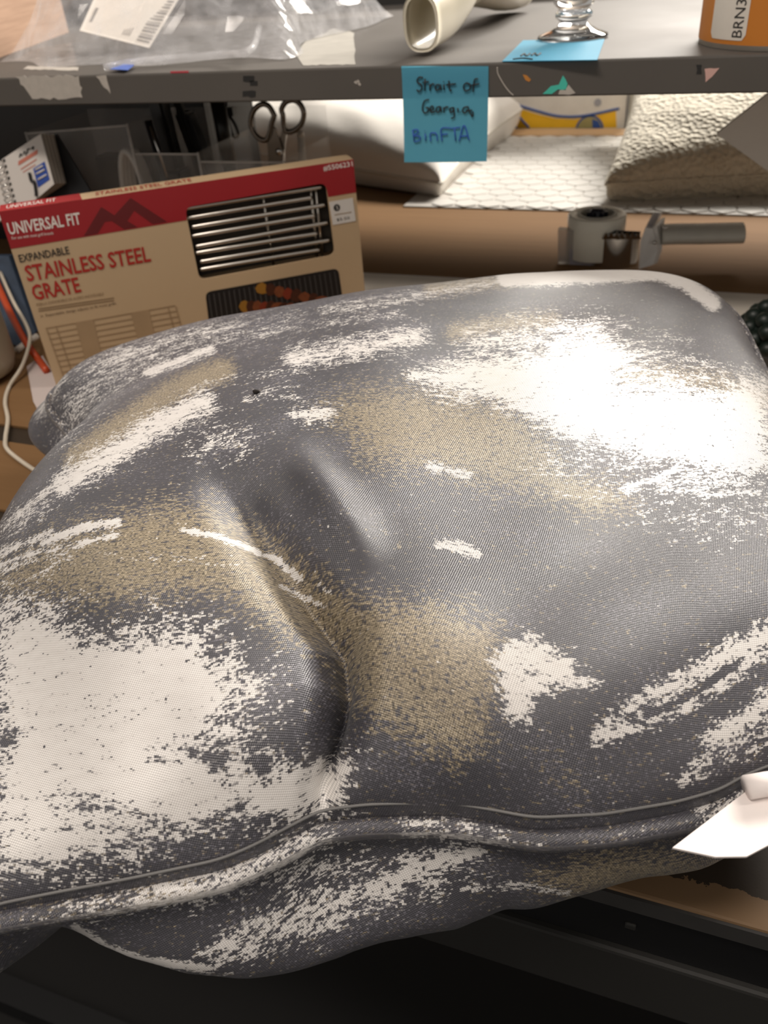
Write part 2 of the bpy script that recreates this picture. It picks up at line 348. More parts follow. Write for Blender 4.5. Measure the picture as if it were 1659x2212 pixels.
# woven motif with a few painted highlights and a reflection, measured off the photograph: areas ('p', outline, strength, edge softness) and brush strokes ('s', line, width, strength, softness)
WHITE=[
 ('p',[(0,1315),(80,1340),(190,1385),(300,1390),(400,1385),(470,1430),(500,1500),(470,1560),(430,1610),(500,1680),(520,1740),(430,1765),(360,1790),(200,1850),(80,1870),(0,1860)],.88,60),
 ('p',[(0,1285),(90,1300),(230,1370),(330,1340),(450,1345),(540,1400),(590,1470),(600,1530),(560,1590),(640,1650),(745,1655),(752,1700),(735,1745),(640,1765),(540,1755),(440,1790),(360,1805),(340,1850),(200,1870),(0,1885)],.66,90),
 ('p',[(520,1690),(640,1660),(745,1650),(752,1700),(735,1745),(620,1765),(530,1750)],.85,50),
 ('p',[(890,815),(980,785),(1080,772),(1150,745),(1210,705),(1290,695),(1310,730),(1400,775),(1500,800),(1659,830),(1659,1010),(1560,1030),(1450,1000),(1330,985),(1220,960),(1130,900),(1040,855),(940,838)],.88,55),
 ('p',[(1150,900),(1300,960),(1450,985),(1659,990),(1659,1060),(1540,1090),(1400,1060),(1290,1030),(1200,990)],.62,110),
 ('p',[(1500,900),(1659,900),(1659,985),(1520,985)],.85,60),
 ('s',[(1350,1055),(1430,1030),(1480,1000)],16,.9,20),
 ('p',[(1250,1040),(1500,1060),(1659,1050),(1659,1120),(1540,1150),(1420,1120)],.42,80),
 ('s',[(1095,598),(1250,590),(1430,583)],40,1.1,12),('s',[(1420,590),(1480,610),(1540,655)],26,1.1,12),
 ('s',[(700,672),(850,648),(1000,620),(1090,605)],22,.5,18),
 ('p',[(130,960),(130,850),(200,790),(330,735),(480,705),(640,680),(690,690),(560,730),(430,750),(330,800),(230,860),(170,930)],.46,45),
 ('p',[(160,800),(260,752),(420,710),(560,690),(540,705),(400,735),(270,790)],.6,30),
 ('s',[(135,1050),(200,1005),(270,962),(340,920),(400,890),(440,868)],42,.86,34),
 ('s',[(0,1150),(60,1105),(130,1055)],30,.58,34),('s',[(40,1110),(130,1040),(200,1000)],14,.75,16),
 ('s',[(318,806),(400,775),(456,752)],14,.9,14),('s',[(350,790),(470,742),(600,715),(760,690),(860,678)],14,.5,20),
 ('s',[(640,775),(720,757),(800,745),(900,728)],40,.72,34),('s',[(700,790),(800,770),(870,760)],14,.55,20),
 ('s',[(430,832),(480,820),(560,812),(640,800)],18,.4,22),
 ('p',[(630,895),(680,878),(725,885),(715,912),(660,912)],.75,30),('p',[(400,960),(470,930),(550,930),(530,975),(440,990)],.52,50),
 ('s',[(540,860),(600,850),(680,870)],20,.45,26),
 ('p',[(1000,720),(1100,712),(1200,690),(1290,690),(1310,712),(1230,760),(1120,770),(1020,765)],.62,50),
 ('s',[(1320,700),(1420,725),(1480,740)],20,.45,24),('s',[(1300,760),(1450,768),(1560,800),(1650,840)],20,.6,26),
 ('s',[(930,1008),(965,1015),(1010,1025)],16,.7,18),('s',[(948,1176),(990,1182),(1030,1196)],16,.9,14),
 ('s',[(95,1172),(170,1142),(255,1128)],13,.95,12),('s',[(0,1196),(60,1170),(110,1152)],12,.8,12),('s',[(0,1222),(70,1196),(160,1178),(250,1155)],9,.75,12),('s',[(0,1262),(60,1250),(150,1210)],9,.6,14),
 ('s',[(0,1236),(60,1215),(150,1196)],8,.6,12),
 ('s',[(395,1145),(470,1158),(540,1185),(600,1212),(648,1250)],10,.95,9),('s',[(610,1268),(660,1292),(702,1312)],8,.85,8),('s',[(690,1262),(708,1280)],8,.8,8),  # thin highlights along the crease, painted in as white yarn
 ('s',[(205,1196),(270,1200),(380,1206),(500,1220)],10,.42,16),
 ('p',[(1065,1425),(1105,1390),(1140,1372),(1185,1402),(1232,1425),(1250,1455),(1283,1478),(1230,1482),(1185,1488),(1150,1525),(1135,1560),(1095,1535),(1080,1480)],.84,34),
 ('s',[(1300,1582),(1360,1535),(1440,1490),(1540,1430),(1659,1372)],38,.80,30),('s',[(1290,1595),(1390,1560),(1480,1520),(1590,1450),(1659,1405)],30,.74,26),
 ('s',[(1400,1490),(1480,1450)],30,.6,24),('s',[(1560,1390),(1659,1340)],18,.5,22),
 ('s',[(1545,1600),(1600,1560),(1659,1520)],46,.74,30),('s',[(1470,1692),(1530,1640),(1659,1570)],26,.66,26),('s',[(1520,1660),(1600,1630),(1659,1600)],24,.6,24),
 ('p',[(70,890),(95,850),(125,812),(152,788),(150,815),(118,860),(90,900)],.62,26),
 # lower panel
 ('p',[(420,2075),(500,2010),(600,1960),(700,1910),(800,1900),(880,1850),(1025,1825),(1035,1870),(970,1915),(870,1935),(790,1965),(700,2015),(580,2055),(470,2095)],.60,60),
 ('s',[(800,1925),(880,1890),(950,1860),(1025,1845)],34,.85,26),('s',[(480,2045),(560,2000),(640,1975),(760,1970)],22,.75,22),
 ('s',[(165,2005),(230,2050),(330,2078),(450,2092)],16,.9,14),('p',[(580,1880),(700,1820),(820,1850),(830,1890),(720,1920),(600,1960)],.5,60),
 ('s',[(330,1930),(430,1945),(540,1930),(620,1900)],30,.46,40),('s',[(160,1985),(240,1990),(330,1965)],16,.4,22),
 ('s',[(990,1920),(1090,1912),(1160,1915),(1225,1932)],10,.7,10),
]
HOLES=[('s',[(350,1640),(450,1630),(560,1650)],30,.36,40),('s',[(130,1745),(230,1750),(350,1765)],26,.40,34),('s',[(60,1790),(200,1800),(320,1800)],20,.3,30),('s',[(560,1400),(520,1480),(570,1560),(600,1640)],40,.16,60),
 ('s',[(1350,818),(1420,815),(1560,835)],36,.42,34),('s',[(480,1400),(430,1420)],24,.3,26),('s',[(20,1600),(40,1570)],20,.45,20),('s',[(1330,850),(1380,845)],14,.3,14),('s',[(1180,760),(1260,742)],30,.25,30),
 ('s',[(1400,1545),(1490,1505),(1590,1440)],8,.5,10),('s',[(1330,1560),(1440,1500)],7,.4,10),('s',[(1100,1450),(1190,1455)],10,.22,14),('s',[(1060,900),(1200,950),(1350,1000)],30,.2,50)]
GOLD=[
 ('p',[(705,890),(760,855),(860,842),(960,852),(1060,872),(1130,905),(1190,965),(1215,1025),(1340,1062),(1355,1085),(1290,1100),(1190,1065),(1070,1042),(960,1012),(860,1000),(795,985),(765,935)],.80,60),
 ('p',[(1180,1030),(1260,1040),(1350,1075),(1290,1102),(1190,1068)],.95,26),
 ('p',[(0,1240),(70,1195),(150,1155),(250,1125),(350,1095),(450,1105),(540,1145),(620,1205),(690,1262),(780,1305),(900,1312),(1000,1325),(1065,1355),(1085,1430),(1050,1520),(1045,1590),(985,1635),(890,1590),(810,1550),(755,1480),(730,1400),(630,1370),(550,1325),(480,1280),(380,1275),(250,1290),(120,1285),(0,1270)],.82,60),
 ('s',[(165,990),(220,948),(280,908),(350,860),(420,822),(480,800)],44,.95,20),
 ('s',[(985,718),(1080,700),(1190,692)],30,.85,22),('s',[(1350,812),(1420,812),(1560,830),(1640,860)],40,.9,30),('s',[(930,625),(1010,614),(1095,606)],20,.8,20),
 ('p',[(1170,1905),(1290,1850),(1420,1850),(1560,1870),(1500,1895),(1320,1925),(1230,1930)],.85,60),('s',[(250,1120),(330,1100)],20,.5,26),
 ('s',[(1180,1650),(1250,1700)],30,.30,40)]  # faint brownish reflection, painted in as gold yarn
def field(q,shapes):
    out=np.zeros(q.shape[:-1])
    for s in shapes:
        if s[0]=='p': sd=sd_poly(q,s[1]); st,so=s[2],s[3]
        else: d,_=seg_dist(q,s[1]); sd=d-s[2]/2; st,so=s[3],s[4]
        so=so*1.7; out=np.maximum(out,st*np.clip(.62-sd/so,0,1))
    return out
def m_fabric(name='jacquard_fabric'):
    s=NT(name); uv=s.n('ShaderNodeUVMap',uv_map='fabric').outputs[0]
    sep=s.n('ShaderNodeSeparateXYZ',{0:uv}); u,v=sep.outputs[0],sep.outputs[1]
    su=s.math('SNAP',u,.00085); sv=s.math('SNAP',s.math('MULTIPLY_ADD',u,.12,v),.0005)
    def vec(a,b): return s.n('ShaderNodeCombineXYZ',{0:a,1:b,2:0.}).outputs[0]
    fine=s.noise(vec(s.math('MULTIPLY',su,520.),s.math('MULTIPLY',sv,900.)),1.,2.,.6)
    clump=s.noise(vec(s.math('MULTIPLY',su,130.),s.math('MULTIPLY',sv,290.)),1.,3.,.6)
    big=s.noise(vec(s.math('MULTIPLY',u,30.),s.math('MULTIPLY',v,75.)),1.,2.,.5)
    n=s.math('ADD',s.math('ADD',s.math('MULTIPLY',s.math('SUBTRACT',fine,.5),1.9),s.math('MULTIPLY',s.math('SUBTRACT',clump,.5),1.5)),s.math('MULTIPLY',s.math('SUBTRACT',big,.5),.6))
    wa=s.n('ShaderNodeAttribute',attribute_name='white_yarn').outputs['Fac']; ga=s.n('ShaderNodeAttribute',attribute_name='gold_yarn').outputs['Fac']
    wm=s.math('MULTIPLY_ADD',s.math('ADD',s.math('MULTIPLY_ADD',wa,1.14,-.58),n),6.,.5,clamp=True)
    f2=s.noise(vec(s.math('MULTIPLY',su,420.),s.math('MULTIPLY',sv,800.)),1.,1.)
    gm=s.math('MULTIPLY_ADD',s.math('ADD',s.math('SUBTRACT',ga,.5),s.math('MULTIPLY_ADD',s.math('SUBTRACT',f2,.5),2.4,s.math('MULTIPLY',s.math('SUBTRACT',clump,.5),1.2))),3.,.5,clamp=True)
    tone=s.noise(vec(s.math('MULTIPLY',u,22.),s.math('MULTIPLY',v,40.)),1.,3.)
    grey=s.mix(tone,(.046,.044,.054,1),(.115,.110,.130,1)); grey=s.mix(s.math('MULTIPLY_ADD',fine,1.6,-.5,clamp=True),s.mix(.55,grey,(.035,.034,.040,1)),grey)
    f3=s.noise(vec(s.math('MULTIPLY_ADD',su,900.,7.),s.math('MULTIPLY',sv,1500.)),1.,1.)
    lt=s.math('MULTIPLY_ADD',s.math('ADD',s.math('SUBTRACT',f3,.60),s.math('MULTIPLY',s.math('SUBTRACT',tone,.5),.5)),6.,.0,clamp=True)
    grey=s.mix(lt,grey,(.22,.21,.245,1))
    gold=s.mix(s.math('MULTIPLY_ADD',f3,2.6,-.8,clamp=True),(.09,.072,.045,1),(.50,.41,.28,1)); white=s.mix(clump,(.66,.62,.585,1),(.84,.81,.775,1))
    c=s.mix(gm,grey,gold); c=s.mix(wm,c,white)
    # woven relief: rows of small raised threads on a diagonal
    w1=s.math('SINE',s.math('MULTIPLY',s.math('MULTIPLY_ADD',v,.45,u),2*math.pi/.00125)); w2=s.math('SINE',s.math('MULTIPLY',s.math('MULTIPLY_ADD',u,-.35,v),2*math.pi/.00115))
    hgt=s.math('MULTIPLY_ADD',s.math('MULTIPLY',w1,w2),.5,.5)
    hgt=s.math('ADD',s.math('MULTIPLY',hgt,s.math('MULTIPLY_ADD',wm,-.6,.9)),s.math('MULTIPLY',s.math('ADD',wm,gm),.35))
    thr=s.math('MULTIPLY_ADD',s.math('MULTIPLY',w1,w2),.40,.80);  # thread glints and the shade between threads, multiplied into the colour
    c2=s.n('ShaderNodeMix',data_type='RGBA',blend_type='MULTIPLY'); c2.inputs[0].default_value=.8; s.set(c2.inputs[6],c); g3=s.n('ShaderNodeCombineXYZ',{0:thr,1:thr,2:thr}).outputs[0]; s.set(c2.inputs[7],g3)
    s.P(Base_Color=c2.outputs[2],Roughness=.38,Specular_IOR_Level=.75,Sheen_Weight=.15,Sheen_Roughness=.4); s.bump(hgt,.5,.0004); return s.m
mfab=m_fabric()
pillow=thing('throw_pillow',(-.15,.40,.0045),'large grey, white and gold jacquard throw pillow with a creased front','pillow')
def cloth(name,P,B,sx=.48,sy=.46):
    o=grid(name,P,mfab,pillow); me=o.data
    q=project(P); wh=field(q,WHITE)-field(q,HOLES); gd=field(q,GOLD)
    for nm,a in (('white_yarn',wh),('gold_yarn',gd)):
        at_=me.attributes.new(nm,'FLOAT','POINT'); at_.data.foreach_set('value',a.ravel().astype(np.float32))
    uvl=me.uv_layers.new(name='fabric'); li=np.empty(len(me.loops),np.int32); me.loops.foreach_get('vertex_index',li)
    cu=np.cumsum(np.r_['1',np.zeros((P.shape[0],1)),np.linalg.norm(np.diff(B,axis=1),axis=2)],axis=1); cv=np.cumsum(np.r_['0',np.zeros((1,P.shape[1])),np.linalg.norm(np.diff(B,axis=0),axis=2)],axis=0)
    cu-=cu[:,[P.shape[1]//2]]; uv=np.stack([cu.ravel()+sx,cv.ravel()+sy],-1)[li]; uvl.data.foreach_set('uv',uv.ravel().astype(np.float32)); return o
Pt,Bt_,_=top_surface(520,480); cloth('top_panel',Pt,Bt_)
Pb,Bb_,_=bottom_surface(360,200); ob=cloth('bottom_panel',Pb,Bb_,2.,3.); ob.data.flip_normals()
# corded piping along the whole seam
def seam_loop(n=130):
    t=np.linspace(0,1,n,endpoint=False); z=np.zeros(n); o=np.ones(n)
    U=np.r_[t,o,1-t,z]; V=np.r_[z,t,o,1-t]; u,v,zz=seam_plan(U,V); return to_world(u,v,zz),U,V
Lp,_,_=seam_loop()
cen=Lp.mean(0); outw=(Lp-cen)*[1,1,0]; outw/=np.linalg.norm(outw,axis=1,keepdims=True)
pp=tube('piping',Lp+outw*.0022+np.array([0,0,.0005]),.0038,mfab,pillow,seg=12,closed=True)
me=pp.data; nn=len(Lp); q=project(np.array([v.co[:] for v in me.vertices])+ORG[pillow.name])
wl=np.interp(q[:,0],[-100,0,120,250,330,520,640,700,760,850,870,1100,1120,1480,1500,1620,1700],[.15,.2,.25,.48,.60,.60,.58,.4,.12,.12,.46,.46,.1,.1,.36,.36,.1])
gl=np.interp(q[:,0],[0,280,320,430,450,1700],[.1,.3,.6,.5,.1,.1])
for nm,a in (('white_yarn',wl),('gold_yarn',gl)):
    x=me.attributes.new(nm,'FLOAT','POINT'); x.data.foreach_set('value',a.astype(np.float32))
uvl=me.uv_layers.new(name='fabric'); li=np.empty(len(me.loops),np.int32); me.loops.foreach_get('vertex_index',li)
uvp=np.stack([(li//12)*(1.9/nn),(li%12)*.002],-1); uvl.data.foreach_set('uv',uvp.ravel().astype(np.float32))
# thread line and narrow flange above the piping
m_thr=mat('seam_thread',(.16,.155,.15),.5); nfr=130
U=np.linspace(.02,.98,150); u,v,zz=seam_plan(U,np.full(150,.002)); b=bulge(U,np.full(150,.002))
tube('seam_stitching',to_world(u,v,zz+PA*b+.0015),.0006,m_thr,pillow,seg=6)
# white care label hanging out of the seam at the right
m_lab=mat('label_satin',(.80,.73,.70),.6,var=.03,scale=20)
lab=[(1659,1690),(1612,1700),(1604,1712),(1450,1836),(1480,1846),(1530,1856),(1600,1852),(1640,1830),(1659,1815)]
LZ=ZS+.010
c0=[at(x,y,LZ) for x,y in ((1616,1708),(1452,1834),(1545,1854),(1612,1853))]+[at(1790,1760,LZ),at(1760,1690,LZ)]
prism('care_label',c0,(0,0,.0008),m_lab,pillow)
fold=[at(x,y,LZ+.004) for x,y in ((1613,1701),(1660,1693),(1760,1680))]
tube('label_fold',fold,.0042,m_lab,pillow,seg=12,squash=(1,.9))
# lint
lp=at(555,848,.150); i_=np.argmin(np.linalg.norm(project(Pt).reshape(-1,2)-[555,848],axis=1)); lp=Pt.reshape(-1,3)[i_]
bm=bmesh.new(); bmesh.ops.create_icosphere(bm,subdivisions=2,radius=.0015)
for vv in bm.verts: vv.co=Vector((vv.co.x*1.3*(1+r_.uniform(-.3,.3)),vv.co.y*(1+r_.uniform(-.3,.3)),vv.co.z*.8))+Vector((lp+[0,0,.0008]).tolist())
tag(frombm('lint_speck',bm,mat('dark_lint',(.012,.008,.006),.9),smooth=True),'tiny dark brown speck of lint on the grey pillow','lint')
# ------------------------------------------------------------------ grate carton
BXT=.172
b0=at(-3,458,BXT); b1=at(763,344,BXT); bw=np.linalg.norm(b1-b0); bex=(b1-b0)/bw; bdn=np.array([0,0,-1.]); bnr=np.cross(bex,bdn); bnr/=np.linalg.norm(bnr)
if bnr@(CAM-b0)<0: bnr=-bnr
BTH=.024; bh=BXT-BT
carton=thing('grate_carton',(b0+bex*bw/2-bnr*BTH/2)*[1,1,0]+[0,0,BT],'red and beige carton of a stainless steel grate behind the pillow','carton')
m_beige=mat('carton_beige',srgb(188,162,128),.45,var=.05,scale=10); m_red=mat('carton_red',srgb(150,28,34),.42,var=.06,scale=10); m_dred=mat('carton_dark_red',srgb(96,20,22),.45)
m_pw=mat('print_white',(.75,.68,.62),.5); m_pk=mat('print_black',(.02,.017,.015),.5); m_pr=mat('print_red',srgb(165,38,30),.5); m_pt=mat('print_tan',srgb(140,115,85),.5); m_ptd=mat('print_tan_dark',srgb(95,75,55),.5)
def bst(px,py):
    p=onplane(px,py,b0,bnr); return float((p-b0)@bex),float((p-b0)@bdn)
def c5(x,y): return bst(x/2.0232,380+y/2.0232)         # from a zoom on the carton
def c3(x,y): return bst(x/3.318,180+y/3.318)
def c4(x,y): return bst(400+x/3.318,180+y/3.318)
def bpt(s,t,o=0.): return b0+bex*s+bdn*t+bnr*o
def patch(name,st,mt,par,o=.0003,th=.0002):
    st=[(s,min(t,bh-.0015)) for s,t in st]; return prism(name,[bpt(s,t,o) for s,t in st],-bnr*th,mt,par)
def bf_text(body,tl,tr,bl,mt,par,o=.0005,name='lettering',bold=0.):
    v,f=text_verts(body,bold); tl,tr,bl=map(np.array,(tl,tr,bl))
    P=[bpt(*(tl+(tr-tl)*x+(bl-tl)*(1-y)),o) for x,y in v]; return mesh(name,P,f,mt,par)
def line(a,b,w,mt,par,o=.0004,name='drawing_line'):
    a,b=np.array(a),np.array(b); d=(b-a)/np.linalg.norm(b-a); n=np.array([-d[1],d[0]])*w/2
    return patch(name,[a+n,b+n,b-n,a-n],mt,par,o)
# window outline in face coordinates
def inset_round(corners,r=.006,seg=5):
    c=[np.array(x,float) for x in corners]; out=[]
    for i in range(4):
        p,a,b=c[i],c[i-1],c[(i+1)%4]; ua=(a-p)/np.linalg.norm(a-p); ub=(b-p)/np.linalg.norm(b-p)
        for k in range(seg+1):
            t=k/seg; q0=p+ua*r; q2=p+ub*r; out.append((1-t)**2*q0+2*t*(1-t)*p+t*t*q2)
    return out
win=inset_round([c5(808,138),c5(1424,30),c5(1464,345),c5(872,455)],.007)
# carton shell: front panel with the window cut out, sides, back, top, bottom
bm=bmesh.new()
outer=[(0,0),(bw,0),(bw,bh),(0,bh)]
nW=len(win)
ov=[bm.verts.new(bpt(s,t)) for s,t in outer]; wv=[bm.verts.new(bpt(*p)) for p in win]
eds=[bm.edges.new((ov[i],ov[(i+1)%4])) for i in range(4)]+[bm.edges.new((wv[i],wv[(i+1)%nW])) for i in range(nW)]
bmesh.ops.triangle_fill(bm,edges=eds,use_beauty=True)
wi=[bm.verts.new(bpt(*p,-.002)) for p in win]
for i in range(nW): bm.faces.new([wv[i],wv[(i+1)%nW],wi[(i+1)%nW],wi[i]])
bv=[bm.verts.new(bpt(s,t,-BTH)) for s,t in outer]
for i in range(4): bm.faces.new([ov[i],bv[i],bv[(i+1)%4],ov[(i+1)%4]])
bm.faces.new(bv)
shell=frombm('carton_shell',bm,m_beige,carton)
# grate inside the window
m_in=mat('carton_inside',(.05,.04,.03),.8); m_steel=mat('brushed_steel',(.62,.58,.52),.28,metal=1.,var=.1,scale=80)
patch('window_backing',[(p[0]+ (p[0]-np.mean([x[0] for x in win]))*.05,p[1]+(p[1]-np.mean([x[1] for x in win]))*.05) for p in win],m_in,carton,o=-.018)
grate=thing('steel_grate',bpt(.23,.06,-.008),'stainless steel grate rods showing through the carton window','grate')
rods=[((800,151),(1418,53)),((812,193),(1372,100)),((835,232),(1432,132)),((835,272),(1385,180)),((852,318),(1445,210)),((852,346),(1395,258)),((872,384),(1452,287)),((872,418),(1405,330))]
for a,b in rods:
    A,B=bpt(*c5(*a),-.006),bpt(*c5(*b),-.006); tube('rod',[A,A+(B-A)*.02,A+(B-A)*.98,B],[.0012,.0021,.0021,.0012],m_steel,grate,seg=10)
for a,b in (((1148,40),(1205,410)),((1385,20),(1420,370)),((1362,20),(1398,372))):
    A,B=bpt(*c5(*a),-.0095),bpt(*c5(*b),-.0095); tube('cross_rod',[A,B],.0015,m_steel,grate,seg=8)
# printing on the front
i0=c5(30,322); i1=c5(1560,71)
wl_=c5(815,188); 
tb=lambda s: i0[1]+(i1[1]-i0[1])*(s-i0[0])/(i1[0]-i0[0])
sL=min(p[0] for p in win); sR=max(p[0] for p in win); tT=min(p[1] for p in win)
wl_in=sorted([p for p in win],key=lambda p:p[0])
# red band = left block, strip over the window, right block
def win_edge(side):
    pts=[p for p in win if (p[0]<(sL+sR)/2)==(side<0)]; return sorted(pts,key=lambda p:p[1])
lw=[p for p in win_edge(-1) if p[1]<=tb(p[0])+.004]; rw=[p for p in win_edge(1) if p[1]<=tb(p[0])+.004]
topw=sorted([p for p in win if p[1]<tT+.02],key=lambda p:p[0])
le=lw[-1]; re=rw[-1]
band=[(0,0),(bw,0),(bw,tb(bw)),(re[0]+.0006,tb(re[0]))]+[tuple(p) for p in sorted(rw,key=lambda p:-p[1])]+[tuple(p) for p in sorted(lw,key=lambda p:p[1])]+[(le[0]-.0006,tb(le[0])),(0,tb(0))]
band=[(s,t) for s,t in band]
red=patch('red_band',band,m_red,carton)
mm=[(600,1093),(725,885),(820,945),(935,820),(1198,992),(1095,1008),(962,912),(912,985),(985,1030),(890,1045),(845,1015),(800,985),(752,992),(700,1076)]
patch('mountain_print',[c3(*p) for p in mm],m_dred,carton,o=.0005)
bf_text('UNIVERSAL FIT',c5(28,205),c5(345,158),c5(42,258),m_pw,carton,bold=0.02)
bf_text('For use with most grill brands',c5(50,265),c5(232,242),c5(53,282),m_pw,carton)
bf_text('EXPANDABLE',c5(78,345),c5(297,307),c5(88,378),m_pk,carton,bold=0.012)
bf_text('STAINLESS STEEL',c5(102,392),c5(648,305),c5(122,462),m_pr,carton,bold=0.02)
bf_text('GRATE',c5(130,478),c5(338,440),c5(152,545),m_pr,carton,bold=0.02)
bf_text('REJILLA EXPANDIBLE DE ACERO INOXIDABLE',c5(158,556),c5(452,508),c5(162,572),m_pt,carton)
for y0,y1 in ((580,532),(590,543)): line(c5(168,y0),c5(498,y1),.0009,m_pt,carton,name='small_print_line')
bf_text('Expandable design adjusts to fit most grills',c5(198,603),c5(505,550),c5(202,617),m_ptd,carton)
bf_text('>',c5(176,608),c5(186,606),c5(178,619),m_ptd,carton)
bf_text('#5506231',c4(985,592),c4(1195,556),c4(993,632),m_pw,carton,bold=0.015)
m_pd=mat('print_faint_tan',srgb(162,136,104),.5)
# outline drawing of the grate
for k in range(9):
    a=c5(200+k*9,665+k*24); b=c5(765+k*8,565+k*24); 
    if b[1]<bh-.004 and a[1]<bh-.004: line(a,b,.0012,m_pd,carton)
for x,dx in ((203,80),(245,80),(735,70),(768,70)): line(c5(x,665-(x-203)*.17),c5(x+dx,890-(x-203)*.1),.0014,m_pd,carton)
for x in (330,572):
    y=640-(x-330)*.18; patch('drawing_panel',[c5(x,y),c5(x+78,y-13),c5(x+120,y+160),c5(x+45,y+172)],m_pd,carton,o=.0005)
# picture of skewers on a grill
pic=inset_round([c5(898,512),c5(1476,403),c5(1500,560),c5(1508,680)],.004)
pic=inset_round([c5(897,508),c5(1478,403),c5(1512,640),c5(925,740)],.006)
pc=patch('food_picture',pic,mat('picture_dark',(.012,.011,.011),.4),carton,o=.0003)
m_bar=mat('picture_bar',(.055,.052,.05),.4)
for k in range(26):
    x=912+k*22; line(c5(x,518-k*4.0),c5(x+30,720-k*4.0),.0011,m_bar,carton,o=.0005,name='picture_bar')
rr=random.Random(5)
pal=[mat('picture_meat',srgb(120,66,40),.4,var=.4,scale=300),mat('picture_char',srgb(70,38,26),.4,var=.4,scale=300),mat('picture_pepper',srgb(150,105,40),.4),mat('picture_tomato',srgb(125,50,32),.4)]
for (ax,ay,bx_,by_) in ((1145,490,1405,545),(1070,570,1270,575)):
    for k in range(8):
        t=k/7; cx,cy=ax+(bx_-ax)*t,ay+(by_-ay)*t; rx,ry=rr.uniform(22,30),rr.uniform(20,28)
        poly=[c5(cx+rx*math.cos(a)*(1+rr.uniform(-.15,.15)),cy+ry*math.sin(a)*(1+rr.uniform(-.15,.15))) for a in np.linspace(0,2*math.pi,9)[:-1]]
        patch('picture_chunk',poly,pal[(0,1,0,3,1,0,1,0)[k] if k else 2],carton,o=.0007+.00005*k)
# price sticker
ps=[c4(1030,850),c4(1200,820),c4(1222,985),c4(1058,1015)]
m_stk=mat('sticker_white',(.66,.62,.57),.5,var=.03)
stk=patch('price_sticker',ps,m_stk,carton,o=.0005)
cc=np.array(c4(1086,890)); patch('sticker_logo',[cc+.0033*np.array([math.cos(a),math.sin(a)]) for a in np.linspace(0,2*math.pi,17)[:-1]],m_pk,stk,o=.0007)
bf_text('S',c4(1078,878),c4(1094,875),c4(1082,904),m_stk,stk,o=.0009)
bf_text('$5.50',c4(1083,968),c4(1175,952),c4(1087,990),m_pk,stk,o=.0007)
line(c4(1070,942),c4(1190,922),.0007,m_pt,stk,o=.0007,name='small_print_line')
# top face: red end with lettering, beige strip with lettering
def tpt(s,d,o=.0003): return b0+bex*s-bnr*d+np.array([0,0,o])
s1=c3(590,840)[0]
prism('top_red_print',[tpt(0,0),tpt(s1,0),tpt(s1-.002,BTH),tpt(0,BTH)],(0,0,-.0002),m_red,carton)
def top_text(body,s0,s1,d0,d1,mt):
    v,f=text_verts(body); return mesh('lettering',[tpt(s0+(s1-s0)*x,d0+(d1-d0)*y,.0006) for x,y in v],f,mt,carton)
top_text('UNIVERSAL FIT',.006,.048,.006,.018,m_pw); top_text('STAINLESS STEEL GRATE',s1+.012,s1+.098,.006,.018,m_pr)
# ------------------------------------------------------------------ blue sticky note on the lip
note=thing('sticky_note',aty(960,345,LY),'blue sticky note with handwriting hanging from the shelf lip','sticky note')
m_blue=mat('blue_paper',srgb(92,178,208),.6,var=.04,scale=8,bump=.05)
_nt=m_blue.node_tree; _o=_nt.nodes['Material Output']; _t=_nt.nodes.new('ShaderNodeBsdfTranslucent'); _t.inputs[0].default_value=srgb(120,205,230); _m=_nt.nodes.new('ShaderNodeMixShader'); _m.inputs[0].default_value=.4
_nt.links.new(_nt.nodes['Principled BSDF'].outputs[0],_m.inputs[1]); _nt.links.new(_t.outputs[0],_m.inputs[2]); _nt.links.new(_m.outputs[0],_o.inputs[0])
NP=[]
for j in range(13):
    t=j/12; row=[]
    for i in range(7):
        s=i/6; p=aty(867+(1055-867)*s+(11*(1-s))*t,143+(347-143)*t-2*s*t,LY-.0012); p[1]-=.006*t*t+.0015*math.sin(math.pi*s)*t; row.append(p)
    NP.append(row)
NP=np.array(NP); grid('paper',NP,m_blue,note)
mk=mat('marker_black',(.012,.013,.016),.5); mkb=mat('pen_blue',srgb(40,85,175),.5)
def note_pt(x,y):
    px,py=850+x/2.0507,130+y/2.0507; t=(py-143)/204; s=(px-867)/188; yy=LY-.0012-.006*t*t-.0015*math.sin(math.pi*min(max(s,0),1))*t-.0013
    return aty(px,py,yy)
def script(strokes,r,mt,par,fn,name='handwriting'):
    V=[];Fc=[]
    for st in strokes:
        P=np.array([fn(*p) for p in st]); P=curve_pts(P,8*len(st)) if len(st)>2 else P
        o=tube('tmp',P,r,mt,None,seg=6,loc=(0,0,0)); n=len(V); V+=[tuple(v.co) for v in o.data.vertices]; Fc+=[[n+i for i in p.vertices] for p in o.data.polygons]
        me=o.data; bpy.data.objects.remove(o); bpy.data.meshes.remove(me)
    return mesh(name,V,Fc,mt,par,smooth=True)
script([[(130,78),(115,75),(105,88),(108,100),(122,108),(125,125),(115,138),(103,132)],[(140,82),(138,135)],[(128,100),(156,95)],[(160,105),(162,135)],[(162,117),(172,105),(181,107)],[(203,108),(190,110),(185,125),(193,133),(205,124),(208,109),(211,133)],[(222,108),(224,132)],[(221,95),(223,97)],[(245,90),(249,132),(258,132)],[(233,109),(276,105)],
 [(325,100),(312,110),(312,128),(322,135),(338,128),(340,110),(325,100)],[(374,82),(361,85),(356,100),(352,140)],[(344,112),(380,104)]],.00062,mk,note,note_pt)
